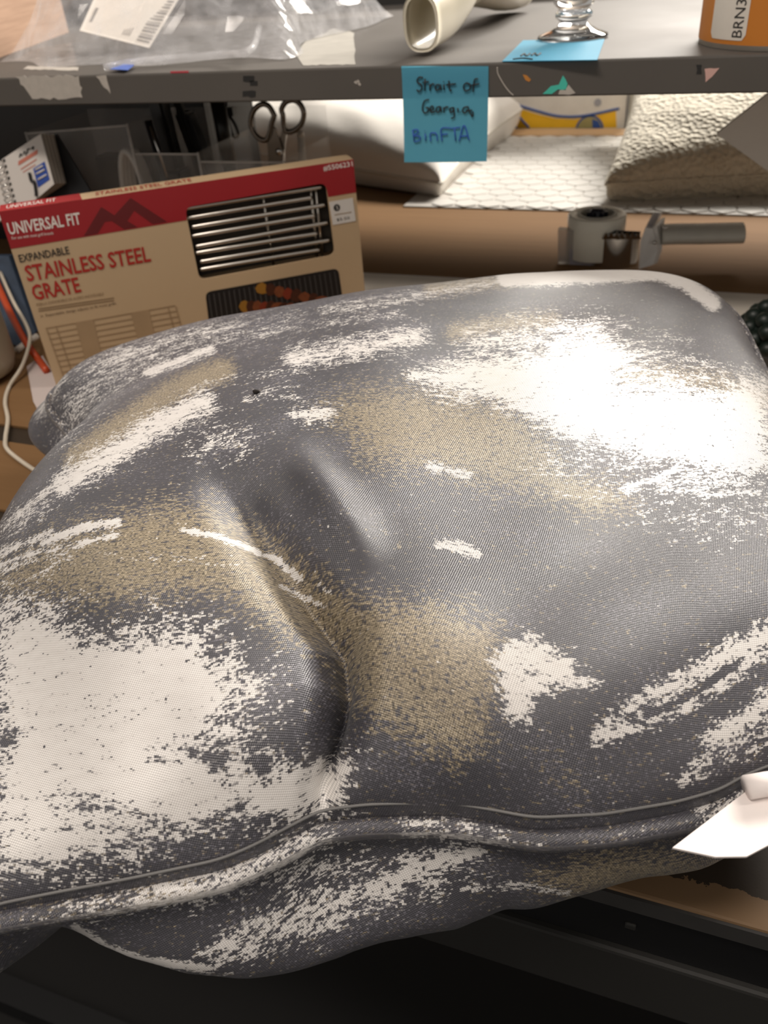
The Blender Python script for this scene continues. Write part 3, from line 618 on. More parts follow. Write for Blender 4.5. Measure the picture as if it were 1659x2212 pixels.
script([[(157,175),(141,178),(131,195),(129,220),(138,233),(152,228),(155,212),(143,210)],[(164,222),(178,215),(172,203),(163,212),(166,230),(184,227)],[(206,205),(192,210),(190,228),(203,228),(208,207),(213,230)],[(222,208),(224,232)],[(224,217),(233,207),(243,208)],[(263,210),(250,215),(252,230),(264,226),(266,210),(269,248),(256,258)],[(284,212),(287,232)],[(296,228),(298,230)],[(330,206),(312,210),(306,225),(316,233),(330,222)],[(330,206),(337,228),(350,250),(352,228)],[(322,224),(348,222)]],.00062,mk,note,note_pt)
script([[(85,310),(92,360)],[(85,310),(105,308),(108,322),(90,334),(115,338),(115,355),(92,362)],[(140,325),(143,358)],[(138,312),(139,314)],[(165,360),(163,328),(175,322),(190,328),(195,358)],[(215,360),(212,305),(250,300)],[(213,330),(240,327)],[(252,303),(294,298)],[(270,300),(275,358)],[(290,360),(312,290),(335,355)],[(298,338),(329,335)]],.0006,mkb,note,note_pt)
# ------------------------------------------------------------------ things on the shelf
nd=DZ+.0004
nt2=thing('sticky_note',tuple((at(1085,133,nd)+at(1305,86,nd))/2),'blue sticky note lying flat on the shelf under the glass','sticky note')
q4=[at(1085,133,nd),at(1290,130,nd),at(1306,85,nd),at(1130,88,nd)]; prism('paper',q4,(0,0,.0004),m_blue,nt2)
script([[(x,y),(x+8,y-5),(x+12,y),(x+20,y-5)] for x,y in ((1125,121),(1148,120))]+[[(1108,128),(1130,126),(1150,128)]],.0007,mk,nt2,lambda x,y:at(x,y,nd+.0007))
gc=at(1237,84,DZ); gc[2]=DZ+.0009; 
m_glass=NT('clear_glass').P(Base_Color=(.97,.985,1,1),Roughness=.02,Transmission_Weight=1.,IOR=1.5).m
glass=thing('stemmed_glass',tuple(gc),'clear footed glass standing on the blue note on the shelf','glass')
lathe('foot',[(.0,.0),(.031,.0),(.0325,.0012),(.031,.003),(.022,.006),(.015,.010),(.0125,.0135),(0,.0135)],gc,m_glass,glass)
lathe('knop',[(0,.0136),(.0125,.0136),(.0165,.017),(.0165,.020),(.0135,.0235),(0,.0235)],gc,m_glass,glass)
lathe('bowl',[(0,.0236),(.0140,.0236),(.0185,.028),(.0205,.040),(.0215,.070),(.022,.115),(.0208,.115),(.0202,.070),(.0190,.044),(.016,.034),(0,.032)],gc,m_glass,glass)
# beige oval pipe elbow
m_pipe=mat('beige_plastic',(.66,.60,.47),.35,var=.04,scale=6)
o0=aty(913,64,.80); hh=.0215; oz=DZ+hh+.0025
pipe=thing('pipe_elbow',(o0[0],.85,DZ),'beige oval plastic pipe elbow lying on the shelf','pipe')
def ovaltube(name,path,rx,rz,wall,mt,par,seg=28,roll=0.):
    path=curve_pts(path,18); tg=np.gradient(path,axis=0); tg/=np.linalg.norm(tg,axis=1,keepdims=True); V=[];n=len(path)
    for lay,(ax,az) in enumerate(((rx,rz),(rx-wall,rz-wall))):
        for i in range(n):
            a=np.cross(tg[i],[0,0,1]); a/=np.linalg.norm(a); b=np.cross(a,tg[i])
            for k in range(seg):
                th=2*math.pi*k/seg; c,s=math.cos(th),math.sin(th); sc=lambda x:math.copysign(abs(x)**.75,x)
                V.append(path[i]+a*ax*sc(c)+b*az*sc(s))
    Fc=[]
    for lay in range(2):
        o=lay*n*seg
        for i in range(n-1):
            for k in range(seg): 
                f=[o+i*seg+k,o+i*seg+(k+1)%seg,o+(i+1)*seg+(k+1)%seg,o+(i+1)*seg+k]; Fc.append(f if lay==0 else f[::-1])
    for i in (0,n-1):
        for k in range(seg): Fc.append([i*seg+k,i*seg+(k+1)%seg,n*seg+i*seg+(k+1)%seg,n*seg+i*seg+k])
    return mesh(name,V,Fc,mt,par,smooth=True)
ovaltube('socket',[(o0[0],.795,oz+.002),(o0[0]+.003,.86,oz+.008),(o0[0]+.004,.93,oz+.030),(o0[0]+.002,.97,oz+.060)],.0165,.0225,.0028,m_pipe,pipe)
ovaltube('side_branch',[(o0[0]-.01,.985,oz+.022),(o0[0]+.002,1.05,oz+.012),(o0[0]-.002,1.12,oz+.004),(o0[0]+.000,1.165,oz+.002)],.024,.0225,.003,m_pipe,pipe)
# roll of orange labels
rc=np.array([.050,.834,DZ+.0003]); RR=.081; RHt=.105
roll=thing('label_roll',tuple(rc),'roll of orange labels printed BRN3 standing on the shelf','label roll')
m_org=mat('label_orange',srgb(196,120,38),.5,var=.05,scale=30); m_lin=mat('liner_white',(.72,.66,.58),.5)
lathe('liner',[(.038,0),(RR,0),(RR,RHt),(.038,RHt)],rc,m_lin,roll,seg=80,closed=True)
lathe('core',[(.034,.0005),(.0378,.0005),(.0378,RHt-.0005),(.034,RHt-.0005)],rc,mat('core_card',(.32,.22,.13),.8),roll,seg=48,closed=True)
def cyl(a,z,o): return rc+[(RR+o)*math.sin(a),-(RR+o)*math.cos(a),z]
def ang(px,py):
    best=min(np.linspace(-2,1,1501),key=lambda a:abs(project(cyl(a,.03,0))[0]-px)); return best
def cpatch(name,a0,a1,z0,z1,o,mt,par,rad=0,n=14):
    V=[];Fc=[]
    pr=rounded(a0*RR,z0,a1*RR,z1,max(rad,.0005),4); ts=np.array(pr)
    # strip triangulation in x so that the patch follows the roll
    xs=np.linspace(a0*RR,a1*RR,n+1); 
    for x in xs:
        up=z1;lo=z0
        dx=min(x-a0*RR,a1*RR-x)
        if rad and dx<rad: k=rad-math.sqrt(max(0,rad*rad-(rad-dx)**2)); up-=k; lo+=k
        V+= [cyl(x/RR,lo,o),cyl(x/RR,up,o)]
    for i in range(n): Fc.append([2*i,2*i+2,2*i+3,2*i+1])
    return mesh(name,V,Fc,mt,par,smooth=True)
aL,aM,aR=ang(1527,90),ang(1633,90),ang(1645,90)
labs=[]
for k in range(-1,12):
    w_=aM-aL; a0=aR+k*(aR-aL); a0=aL+k*(aR-aL)
    labs.append(cpatch('label',a0,a0+w_,.0035,RHt-.003,.0004,m_org,roll,.003))
wa0,wa1=ang(1546,60),ang(1622,60)
def z_at(py,a): return min(np.linspace(0,RHt,400),key=lambda z:abs(project(cyl(a,z,.001))[1]-py))
wp=cpatch('label_panel',wa0,wa1,z_at(86,(wa0+wa1)/2),RHt-.008,.0007,m_lin,labs[1],.004)
v,f=text_verts('BRN3'); ta0,ta1=ang(1592,60),ang(1614,60)
# reads upward along the roll
def z_at(py,a): return min(np.linspace(0,RHt,400),key=lambda z:abs(project(cyl(a,z,.001))[1]-py))
tz0=z_at(82,ta1); tz1=tz0+(z_at(0,ta1)-tz0)*1.0
mesh('lettering',[cyl(ta0+(ta1-ta0)*(1-y),tz0+(tz1-tz0)*x*1.02,.001) for x,y in v],f,m_pk,labs[1])
# clear bag with a packing slip
rb=random.Random(11)
bagpx=[(40,66),(118,112),(190,128),(330,138),(470,122),(545,118),(600,84),(668,0),(640,-40),(300,-60),(180,-5)]
m_film=NT('clear_film').m; s_=NT('clear_film2'); tc=s_.n('ShaderNodeTexCoord').outputs['Object']; nn_=s_.noise(tc,55.,3.)
s_.P(Base_Color=(.95,.95,.97,1),Roughness=.10,Alpha=s_.math('MULTIPLY_ADD',nn_,.56,-.06,clamp=True),Specular_IOR_Level=1.); m_film=s_.m
bagc=(-.62,.95,DZ)
bag=thing('plastic_bag',bagc,'crumpled clear plastic bag holding a white slip on the shelf','plastic bag')
def bagz(px,py): return DZ
def bag_sheet(name,zf,n=46,seed=1):
    rg=np.random.default_rng(seed); ph=rg.uniform(0,6,(7,2)); fr=rg.uniform(-70,70,(7,2)); am=rg.uniform(.003,.008,7)
    c=np.array(bagc[:2]); P=np.zeros((n,n,3))
    for j in range(n):
        for i in range(n):
            s,t=i/(n-1),j/(n-1)
            x=c[0]-.205+.40*s+.03*math.sin(t*9+1)*(1-t); y=.792+.40*t+.055*(1-s)*(1-t)+.012*math.sin(s*17)+.02*math.sin(s*6+2)*(1-t)
            e=max(0,(1-(2*s-1)**4)*(1-(2*t-1)**4)); z=DZ+.0012+zf*e**.6
            z+=e*sum(am[k]*abs(math.sin(fr[k,0]*x+fr[k,1]*y*.7+ph[k,0])) for k in range(7))*(1.6 if zf>.01 else .0)
            P[j,i]=(x,y,z)
    return grid(name,P,m_film,bag,smooth=False)
bag_sheet('lower_film',.0,seed=2); bag_sheet('upper_film',.052,seed=4)
m_slip=mat('slip_paper',(.80,.75,.68),.7,var=.03)
# packing slip: leaning sheet inside the bag
sp=[aty(x,y,yy) for x,y,yy in ((172,66,.93),(322,103,.90),(402,-30,1.02),(215,-30,1.05))]
sp=[np.array(p) for p in sp]
for p in sp: p[2]=max(p[2],DZ+.004)
slip=thing('packing_slip',tuple(np.mean(sp,0)*[1,1,0]+[0,0,DZ+.004]),'white packing slip with barcodes inside the clear bag','paper slip')
sn=np.cross(sp[1]-sp[0],sp[3]-sp[0]); sn/=np.linalg.norm(sn); sn*=1 if sn@(CAM-sp[0])>0 else -1
prism('sheet',sp,-sn*.0005,m_slip,slip)
def sl(s,t,o=.0005): return sp[0]*(1-s)*(1-t)+sp[1]*s*(1-t)+sp[2]*s*t+sp[3]*(1-s)*t+sn*o
m_ink=mat('slip_ink',(.25,.23,.21),.6)
def bar(s0,t0,s1,t1): return prism('printed_bar',[sl(s0,t0),sl(s1,t0),sl(s1,t1),sl(s0,t1)],-sn*.0002,m_ink,slip)
for k in range(14):
    t0=.06+k*.05; bar(.80 if k<12 else .84,t0,.97,t0+(.018,.03,.012,.024)[k%4])
for k in range(4): bar(.58+k*.03,.10,.58+k*.03+.012,.24)
for k in range(3): bar(.30+k*.03,.12,.315+k*.03,.24)
bar(.08,.2,.12,.5); bar(.40,.4,.5,.43)
fl=[at(225,146,DZ+.0045),at(300,132,DZ+.006),at(470,118,DZ+.008),at(540,108,DZ+.014),at(560,60,DZ+.02)]
tube('rolled_edge',curve_pts(fl,30),.0032,m_film,bag,seg=10)
m_bl=mat('bag_blue_strip',srgb(80,110,190),.5)
prism('blue_strip',[at(x,y,DZ+.0028) for x,y in ((238,150),(268,139),(290,141),(276,152))],(0,0,.0004),m_bl,bag)
# brown carton at the left end of the shelf
m_kraft=NT('brown_cardboard'); tc=m_kraft.n('ShaderNodeTexCoord').outputs['Object']; mp=m_kraft.n('ShaderNodeMapping',{0:tc}); mp.inputs['Scale'].default_value=(2,2,40)
na=m_kraft.noise(mp.outputs[0],7.,4.); m_kraft.P(Base_Color=m_kraft.mix(na,(.22,.125,.075,1),(.42,.27,.18,1)),Roughness=.7); m_kraft=m_kraft.m
c0_=at(0,125,DZ); c1_=at(93,91,DZ); dv=(c1_-c0_)/np.linalg.norm(c1_-c0_); pv=np.array([-dv[1],dv[0],0])
if pv[0]>0: pv=-pv
A=c0_-dv*.12; B=c0_+dv*.30
kc=thing('cardboard_box',tuple(((A+B)/2+pv*.12)*[1,1,0]+[0,0,DZ+.0003]),'brown cardboard box on the far end of the shelf beside the plastic bag','box')
prism('carton_body',[p*[1,1,0]+[0,0,DZ+.0003] for p in (A,B,B+pv*.24,A+pv*.24)],(0,0,.2),m_kraft,kc)
pz=[(A+B)/2+dv*s for s in (-.025,.025)]; prism('sealing_tape',[pz[0]-pv*.0004+[0,0,.08],pz[1]-pv*.0004+[0,0,.08],pz[1]-pv*.0004+[0,0,.2],pz[0]-pv*.0004+[0,0,.2]],pv*.0003,mat('parcel_tape',(.45,.33,.2),.25),kc)
# ------------------------------------------------------------------ clear organiser and what is in it
OY0,OY1=.845,.965
m_acr=clear('clear_acrylic',(.80,.78,.74,1),.06,.09)
m_acr_e=clear('acrylic_edge',(.90,.86,.80,1),.2,.55)
org=thing('desk_organiser',(-.61,.90,BT),'clear acrylic desk organiser behind the red carton','organiser')
xs=[-.775,-.630,-.545,-.440]; tops=[.182,.186,.160,.160]
hts=[(.180,.188),(.158,.158),(.150,.150)]
for i in range(3):
    z=hts[i]
    prism('front_panel',[(xs[i],OY0,BT+.002),(xs[i+1],OY0,BT+.002),(xs[i+1],OY0,z[1]),(xs[i],OY0,z[0])],(0,.002,0),m_acr,org)
    tube('front_rim',[(xs[i],OY0+.001,z[0]),(xs[i+1],OY0+.001,z[1])],.0011,m_acr_e,org,seg=6)
for i,x in enumerate(xs):
    z=(.182,.19,.16,.152)[i]
    prism('divider',[(x,OY0,BT+.002),(x,OY1,BT+.002),(x,OY1,z),(x,OY0,z)],(.002,0,0),m_acr,org); tube('divider_edge',[(x+.001,OY0,BT+.002),(x+.001,OY0,z)],.0014,m_acr_e,org,seg=6)
box('back_panel',(xs[0],OY1,BT+.002),(xs[-1]+.002,OY1+.002,.185),m_acr,org); box('base_plate',(xs[0],OY0,BT),(xs[-1]+.002,OY1+.002,BT+.002),m_acr,org)
m_black=mat('black_plastic',(.010,.010,.011),.35,var=.2); m_bmetal=mat('black_metal',(.012,.011,.010),.3,metal=.3); m_chrome=mat('chrome',(.75,.73,.70),.12,metal=1.,var=.03)
BZ=BT+.002
# coiled cable
m_cab=mat('grey_cable',(.70,.67,.62),.45)
def coil(cx,cy,cz,rx,rz,turns,dy):
    t=np.linspace(0,2*math.pi*turns,44*turns); return np.stack([cx+(rx-.0012*t/6.28)*np.cos(t),cy+dy*t/(2*math.pi*turns),cz+(rz-.0012*t/6.28)*np.sin(t)],-1)
cb=aty(310,375,.87); cc_=coil(-.654,.862,BZ+.078,.018,.074,4,.024)
tag(tube('cable_coil',cc_,.0033,m_cab,seg=8),'pale grey coiled cable standing in the clear organiser','cable')
# two black wallets / brushes and a marker
def slab_on(name,pts,y,th,mt,parent=None,loc=None): return prism(name,[aty(px,py,y) for px,py in pts],(0,th,0),mt,parent,loc)
def vslab(name,x0,x1,y0,y1,z1,lean,mt,par,bev=.003):
    bm=bmesh.new(); bmesh.ops.create_cube(bm,size=1)
    for v in bm.verts:
        z=BZ+(z1-BZ)*(v.co.z+.5); v.co=Vector((x0+(x1-x0)*(v.co.x+.5)+lean*(z-BZ),y0+(y1-y0)*(v.co.y+.5),z))
    bmesh.ops.bevel(bm,geom=bm.edges[:],offset=bev,segments=2,affect='EDGES'); return frombm(name,bm,mt,par)
def blk(name,label,cat,x0,x1,y0,y1,z1,lean,extra=None):
    t=thing(name,((x0+x1)/2,(y0+y1)/2,BZ),label,cat); vslab('body',x0,x1,y0,y1,z1*.62,lean,m_black,t); vslab('cap',x0+.004,x1-.004,y0+.003,y1-.003,z1,lean,m_bmetal,t); return t
blk('stapler','black stapler standing upright in the organiser behind the coil','stapler',-.742,-.668,.905,.94,.14,0.)
blk('box_cutter','black box cutter leaning left in the middle of the organiser','box cutter',-.612,-.585,.875,.90,.215,-.06)
t=thing('hair_clip',(-.58,.915,BZ),'long black clip with a slim tip in the organiser','clip'); vslab('jaw',-.566,-.546,.905,.925,.19,-.22,m_black,t); vslab('tip',-.570,-.560,.90,.91,.205,-.16,m_bmetal,t)
t=thing('marker_pen',(-.60,.86,BZ),'thin pen with a chrome clip in the organiser','pen'); tube('barrel',[(-.592,.862,BZ),(-.612,.862,.19)],.0045,m_black,t); tube('pocket_clip',[(-.598,.8565,.13),(-.607,.8565,.185)],.0012,m_chrome,t,seg=6)
t=thing('black_marker',(-.552,.93,BZ),'fat black marker pen beside the binder clip','marker'); tube('barrel',[(-.556,.935,BZ),(-.560,.935,.125)],.0085,m_black,t,seg=16); tube('cap',[(-.560,.935,.1255),(-.562,.935,.20)],[.0095,.0088],m_bmetal,t,seg=16)
# black storage bin behind the organiser
t=thing('storage_bin',(-.93,1.045,BT),'black plastic storage bin behind the clear organiser','bin')
for lo,hi in (((-1.25,.985,BT),(-.612,.99,.215)),((-1.25,1.105,BT),(-.612,1.11,.215)),((-1.25,.99,BT),(-1.245,1.105,.215)),((-.617,.99,BT),(-.612,1.105,.215))): box('bin_wall',lo,hi,m_black,t,bev=.001)
box('bin_bottom',(-1.245,.99,BT),(-.617,1.105,BT+.004),m_black,t); tube('bin_rim',[(-1.25,.984,.212),(-.612,.984,.212)],.004,m_bmetal,t)
# scissors standing handles up
sc=thing('scissors',(-.498,.90,BZ),'scissors with dark metal loop handles standing in the organiser','scissors')
m_scis=mat('scissor_steel',(.20,.17,.14),.25,metal=.9,var=.1)
SY=.895
def sp_(x,y): return aty(400+x/3.318,180+y/3.318,SY)
def loop(pts,y_off,name):
    P=curve_pts([sp_(*p) for p in pts]+[sp_(*pts[0])],70)[:-1]; P[:,1]+=y_off; return tube(name,P,.0030,m_scis,sc,seg=10,closed=True)
loop([(640,230),(600,165),(550,150),(495,190),(470,270),(485,340),(530,395),(580,405),(605,360),(620,290)],0,'left_loop' if False else 'finger_loop')
loop([(690,235),(680,190),(710,140),(770,125),(820,165),(840,230),(820,300),(770,345),(715,350),(695,300)],.004,'finger_loop')
def blade(pts,yo,name='blade'):
    prism(name,[sp_(*p)+[0,yo,0] for p in pts],(0,.0022,0),m_scis,sc)
bt_=lambda x: (x,)
bl=[sp_(560,400),sp_(610,395),sp_(690,480),sp_(690,560)]
tip=np.array([-.497,SY,BZ+.002])
prism('blade',[sp_(585,395),sp_(625,300),sp_(650,330),sp_(705,500),tip+[.004,0,0],tip],(0,.0022,0),m_scis,sc)
prism('blade',[sp_(700,300),sp_(720,350),sp_(705,480),tip+[.008,0,0],tip+[.005,0,.0],sp_(645,480)],(0,.0022,0),m_scis,sc).location=(0,.0024,0)
pc_=sp_(672,490); lathe('pivot_screw',[(0,0),(.004,0),(.004,.0064),(0,.0064)],(0,0,0),m_chrome,sc,seg=16)
o=sc.children[-1]; o.rotation_euler=(-math.pi/2,0,0)
me=o.data
for v in me.vertices: v.co=Vector(v.co)+Vector(ORG[sc.name].tolist())
o.location=(pc_[0]-ORG[sc.name][0],SY-.0012-ORG[sc.name][1],pc_[2]-ORG[sc.name][2])
# binder clip clamped on the organiser's back panel
bc=thing('binder_clip',(-.556,OY1,.155),'black binder clip with wire handles gripping the organiser back','binder clip')
BY=OY1+.001
def cp_(x,y,dy=0): return aty(400+x/3.318,180+y/3.318,BY+dy)
prism('clamp_body',[cp_(250,185,-.006),cp_(335,175,-.006),cp_(345,235,-.006),cp_(262,240,-.006)],(0,.012,0),m_black,bc)
for pts in ([(275,240),(290,370),(325,385),(300,290),(290,240)],[(320,235),(360,300),(382,368),(345,380),(305,240)]): tube('wire_handle',curve_pts([cp_(x,y,-.0075) for x,y in pts],30),.0019,m_black,bc,seg=6)
for pts in ([(268,185),(225,130),(210,118)],[(300,180),(275,120)],[(290,180),(300,118)]): tube('wire_handle',[cp_(x,y,.004) for x,y in pts],.0019,m_black,bc,seg=6)
wp_a=aty(400+825/3.318,180+340/3.318,.93); wp_b=aty(400+840/3.318,180+540/3.318,.93); d_=(wp_a-wp_b)/np.linalg.norm(wp_a-wp_b); wp0=wp_a+d_*-(wp_a[2]-BZ-.004)/d_[2]
t=thing('white_stick',(wp0[0],.93,BZ),'slim white stick standing beside the scissors','stick'); m_wst=mat('white_plastic',(.72,.66,.58),.4)
tube('shaft',[wp0,wp_a-d_*.006],.0042,m_wst,t,seg=12); tube('tip',[wp_a-d_*.006,wp_a-d_*.002,wp_a],[.0042,.0040,.0028],mat('cream_plastic',(.60,.54,.46),.4),t,seg=12)
# ------------------------------------------------------------------ spiral desk calendar, leaning
def cal(x,y): return (x/3.318,180+y/3.318)
cy_=.775; cn=np.array([.25,-.93,.25]); cn/=np.linalg.norm(cn); cp0=aty(40,370,cy_)
def cpl(x,y,o=0.): return onplane(*cal(x,y),cp0,cn)+cn*o
m_page=mat('page_white',(.70,.65,.60),.7,var=.03)
calt=thing('desk_calendar',tuple(cp0*[1,1,0]+[0,0,BT]),'white spiral desk calendar with blue and red print leaning by the organiser','calendar')
face=[(-130,640),(290,362),(388,722),(270,822),(60,960),(-60,1010)]
prism('front_page',[cpl(*p) for p in face],-cn*.0012,m_page,calt)
for k in range(7):
    o=.003+k*.0042; prism('page_block',[cpl(*p,-o) for p in [(-120,625),(292,355),(385,715),(-50,1000)]],-cn*.0030,mat('page_edge_%s'%('light' if k%2 else 'dark'),(.62,.56,.49) if k%2 else (.40,.36,.31),.8),calt)
prism('back_cover',[cpl(*p,-.034) for p in [(-130,630),(300,345),(560,780),(380,1100),(-60,1040)]],-cn*.004,m_black,calt)
foot=[cpl(300,900,-.0345),cpl(-60,1040,-.0345)]
prism('easel_leg',[cpl(100,700,-.0385),cpl(260,640,-.0385),np.array([*cpl(330,900,-.05)[:2],BT]),np.array([*cpl(150,1000,-.05)[:2],BT])],-cn*.003,m_black,calt)
script([[(140,530),(150,505),(160,520)],[(170,510),(175,490),(190,500),(185,515)],[(200,500),(198,475),(215,470)],[(225,470),(240,455),(240,475)]],.0007,m_pk,calt,lambda x,y:cpl(x,y,.0006),'heading_print')
for a,b,w_ in (((132,585),(270,500),26),((150,620),(262,548),8),((165,640),(255,585),6)):
    prism('red_print',[cpl(a[0],a[1]-w_,.0004),cpl(b[0],b[1]-w_,.0004),cpl(b[0],b[1]+w_*.2,.0004),cpl(a[0],a[1]+w_*.2,.0004)],-cn*.0002,mat('calendar_red',srgb(200,120,100),.6),calt)
bq=prism('blue_print',[cpl(238,612,.0004),cpl(320,560,.0004),cpl(358,690,.0004),cpl(275,748,.0004)],-cn*.0002,mat('calendar_blue',srgb(40,75,160),.5),calt)
script([[(255,620),(310,590)],[(262,650),(322,618)],[(275,690),(335,655)]],.0011,m_page,bq,lambda x,y:cpl(x,y,.0006),'white_lines')
tube('elastic_loop',curve_pts([cpl(*p,.002) for p in [(215,640),(230,700),(250,705),(262,770),(265,810)]],24),.0016,m_black,calt,seg=6)
for k in range(9):
    x,y=40+k*11-12,572+k*42-20; pts=[cpl(x,y,-.003),cpl(x-12,y+6,.0035),cpl(x-50,y+30,.004),cpl(x-70,y+34,-.004)]
    tube('spiral_ring',curve_pts(pts,16),.0009,m_chrome,calt,seg=6); 
    prism('punch_hole',[cpl(x-6,y-10,.0003),cpl(x+9,y-10,.0003),cpl(x+12,y+12,.0003),cpl(x-4,y+14,.0003)],-cn*.0002,m_pk,calt)
# ------------------------------------------------------------------ cushions on the far side
def cushion(name,label,corners,hgt,low,mt,pip,p=.42,n=70,noise=0.,seed=0,lift=None):
    c=np.array(corners,float); f=(lambda t:.3*t+.7*(1-np.cos(math.pi*t))/2)(np.linspace(0,1,n)); U,V=np.meshgrid(f,f)
    base=((1-U)*(1-V))[...,None]*c[0]+(U*(1-V))[...,None]*c[1]+(U*V)[...,None]*c[2]+((1-U)*V)[...,None]*c[3]
    ce=c.mean(0); pin=.05*(np.sin(math.pi*U)*(2*np.abs(V-.5))**2+np.sin(math.pi*V)*(2*np.abs(U-.5))**2)
    base=base+(ce-base)*pin[...,None]*[1,1,0]
    b=((1-(2*U-1)**2)*(1-(2*V-1)**2)).clip(0)**p
    rg=np.random.default_rng(seed); w=np.zeros_like(b)
    for k in range(10): w+=np.sin(rg.uniform(8,40)*U+rg.uniform(8,40)*V+rg.uniform(0,6))*rg.uniform(.3,1)
    top=base.copy(); top[...,2]+=hgt*b+noise*w*b; bot=base.copy(); bot[...,2]=np.maximum(bot[...,2]-low*b**.8,BT+.0038)
    t=thing(name,(ce[0],ce[1],BT+.0038),label,'pillow'); grid('top_panel',top,mt,t); o=grid('bottom_panel',bot,mt,t); o.data.flip_normals()
    edge=np.concatenate([base[0,:-1],base[:-1,-1],base[-1,:0:-1],base[:0:-1,0]]); tube('piping',edge[::3],.0028,pip,t,seg=8,closed=True); return t
m_wp=mat('white_cotton',(.80,.76,.70),.8,var=.05,scale=9,bump=.25,bscale=70); m_wpp=mat('white_piping',(.66,.62,.55),.8)
cR=at(952,398,.025); cL=at(480,313,.045); cB=at(1112,250,.045)
cushion('white_pillow','plain white pillow lying behind the organiser and the sticky note',[cL+[-.12,.02,.0],cR,cB+[.0,.06,0],cL+[-.05,.42,.03]],.080,.10,m_wp,m_wpp,p=.30,noise=.0007,seed=3)
def m_boucle():
    s=NT('cream_boucle'); tc=s.n('ShaderNodeTexCoord').outputs['Object']; v=s.n('ShaderNodeTexVoronoi'); s.set(v.inputs['Vector'],tc); v.inputs['Scale'].default_value=150
    n=s.noise(tc,30.,3.); s.P(Base_Color=s.mix(n,(.62,.55,.42,1),(.80,.74,.60,1)),Roughness=.9,Sheen_Weight=.3); s.bump(v.outputs[0],.8,.004); return s.m
mbc=m_boucle()
g0=at(1308,398,.03); cushion('cream_pillow','cream nubby textured pillow on the hexagon sheet beside the tape gun',[g0,(.36,1.33,.040),(.34,1.66,.105),(-.165,1.66,.105)],.068,.10,mbc,mbc,p=.30,noise=.001,seed=8)
# ------------------------------------------------------------------ hexagon sheet
hx0,hx1,hy0,hy1=-.436,.40,1.205,1.672
hs=thing('hexagon_sheet',((hx0+hx1)/2,(hy0+hy1)/2,BT),'sheet of white hexagon tiles lying under the cream pillow','tile sheet')
m_back=mat('sheet_backing',(.50,.47,.43),.6); m_tile=mat('white_tile',(.66,.64,.60),.35,var=.06,scale=25)
box('backing',(hx0,hy0,BT),(hx1,hy1,BT+.002),m_back,hs,bev=.0005)
R_=.0205; px_=R_*math.sqrt(3); py_=R_*1.5; bm=bmesh.new()
def hexmesh(r,z0,z1):
    v=[(r*math.sin(math.radians(60*k)),r*math.cos(math.radians(60*k)),z0) for k in range(6)]+[(r*.965*math.sin(math.radians(60*k)),r*.965*math.cos(math.radians(60*k)),z1) for k in range(6)]
    me=bpy.data.meshes.new('tile'); me.from_pydata(v,[],[[6+k for k in range(5,-1,-1)]]+[[k,6+k,6+(k+1)%6,(k+1)%6] for k in range(6)]); me.materials.append(m_tile); return me
hm=hexmesh(R_*.955,0,.0014); bm.free(); cnt=0
row=0; y=hy0+R_*.95
while y<hy1-R_*.8:
    x=-.397+px_*.55+(px_/2 if row%2 else 0)
    while x<hx1-px_*.5:
        if not (x>-.06 and y>1.37) and not (x>.12):
            o=bpy.data.objects.new('tile',hm); link(o,hs); o.location=(x-ORG[hs.name][0],y-ORG[hs.name][1],BT+.0021-ORG[hs.name][2]); cnt+=1
        x+=px_
    y+=py_; row+=1
# ------------------------------------------------------------------ yellow and white box, dark post, pale board
YY=1.752
yb=thing('printed_box',(-.36,YY+.06,0),'white box with yellow and blue curved print behind the batten','box')
m_yw=mat('box_white',(.62,.59,.53),.5); m_yl=mat('box_yellow',srgb(225,175,30),.5); m_yb=mat('box_blue',srgb(45,75,135),.5)
box('box_body',(-.56,YY,.0005),(-.178,YY+.14,.24),m_yw,yb,bev=.002)
def c6(x,y,o=0): return aty(850+x/2.0507,130+y/2.0507,YY-.0004-o)
low=[(550,330),(500,255),(545,205),(560,215),(640,240),(720,258),(800,262),(880,250),(985,225),(985,340)]
def clampz(ps):
    out=[]
    for p in ps: p=np.array(p); p[2]=max(p[2],.004); out.append(p)
    return out
prism('yellow_print',clampz([c6(*p) for p in low]),(0,.0003,0),m_yl,yb)
st=curve_pts([c6(*p,.0003) for p in [(500,170),(550,198),(640,226),(720,246),(800,250),(880,240),(1000,214)]],40); tube('blue_stripe',st,.0022,m_yb,yb,seg=6)
tube('blue_stripe',curve_pts(clampz([c6(*p,.0004) for p in [(500,250),(525,285),(548,315)]]),12),.0022,m_yb,yb,seg=6); tube('blue_stripe',curve_pts([c6(*p,.0004) for p in [(535,222),(570,265),(600,298)]],12),.0022,m_yb,yb,seg=6)
cc0=c6(868,310); circ=lambda r,o:[cc0+[r*math.cos(a),-o,r*math.sin(a)] for a in np.linspace(0,math.pi,18)]
prism('emblem_ring',clampz(circ(.027,.0004)),(0,.0003,0),m_yb,yb); prism('emblem_disc',clampz(circ(.0235,.0008)),(0,.0003,0),mat('emblem_olive',srgb(150,140,90),.5),yb)
prism('emblem_wedge',clampz([cc0+[.004,-.0012,.020],cc0+[.016,-.0012,.016],cc0+[.022,-.0012,0],cc0+[.006,-.0012,0]]),(0,.0003,0),m_yb,yb)
dd=c6(905,188,.0004); prism('grey_dot',[dd+[.007*math.cos(a),0,.007*math.sin(a)] for a in np.linspace(0,2*math.pi,14)[:-1]],(0,.0003,0),mat('dot_grey',(.30,.30,.32),.6),yb)
pst=thing('wooden_post',(-.155,1.765,0),'dark brown wooden post beside the yellow and white box','post'); m_dw=mat('dark_wood',(.07,.045,.028),.6,var=.4,scale=30)
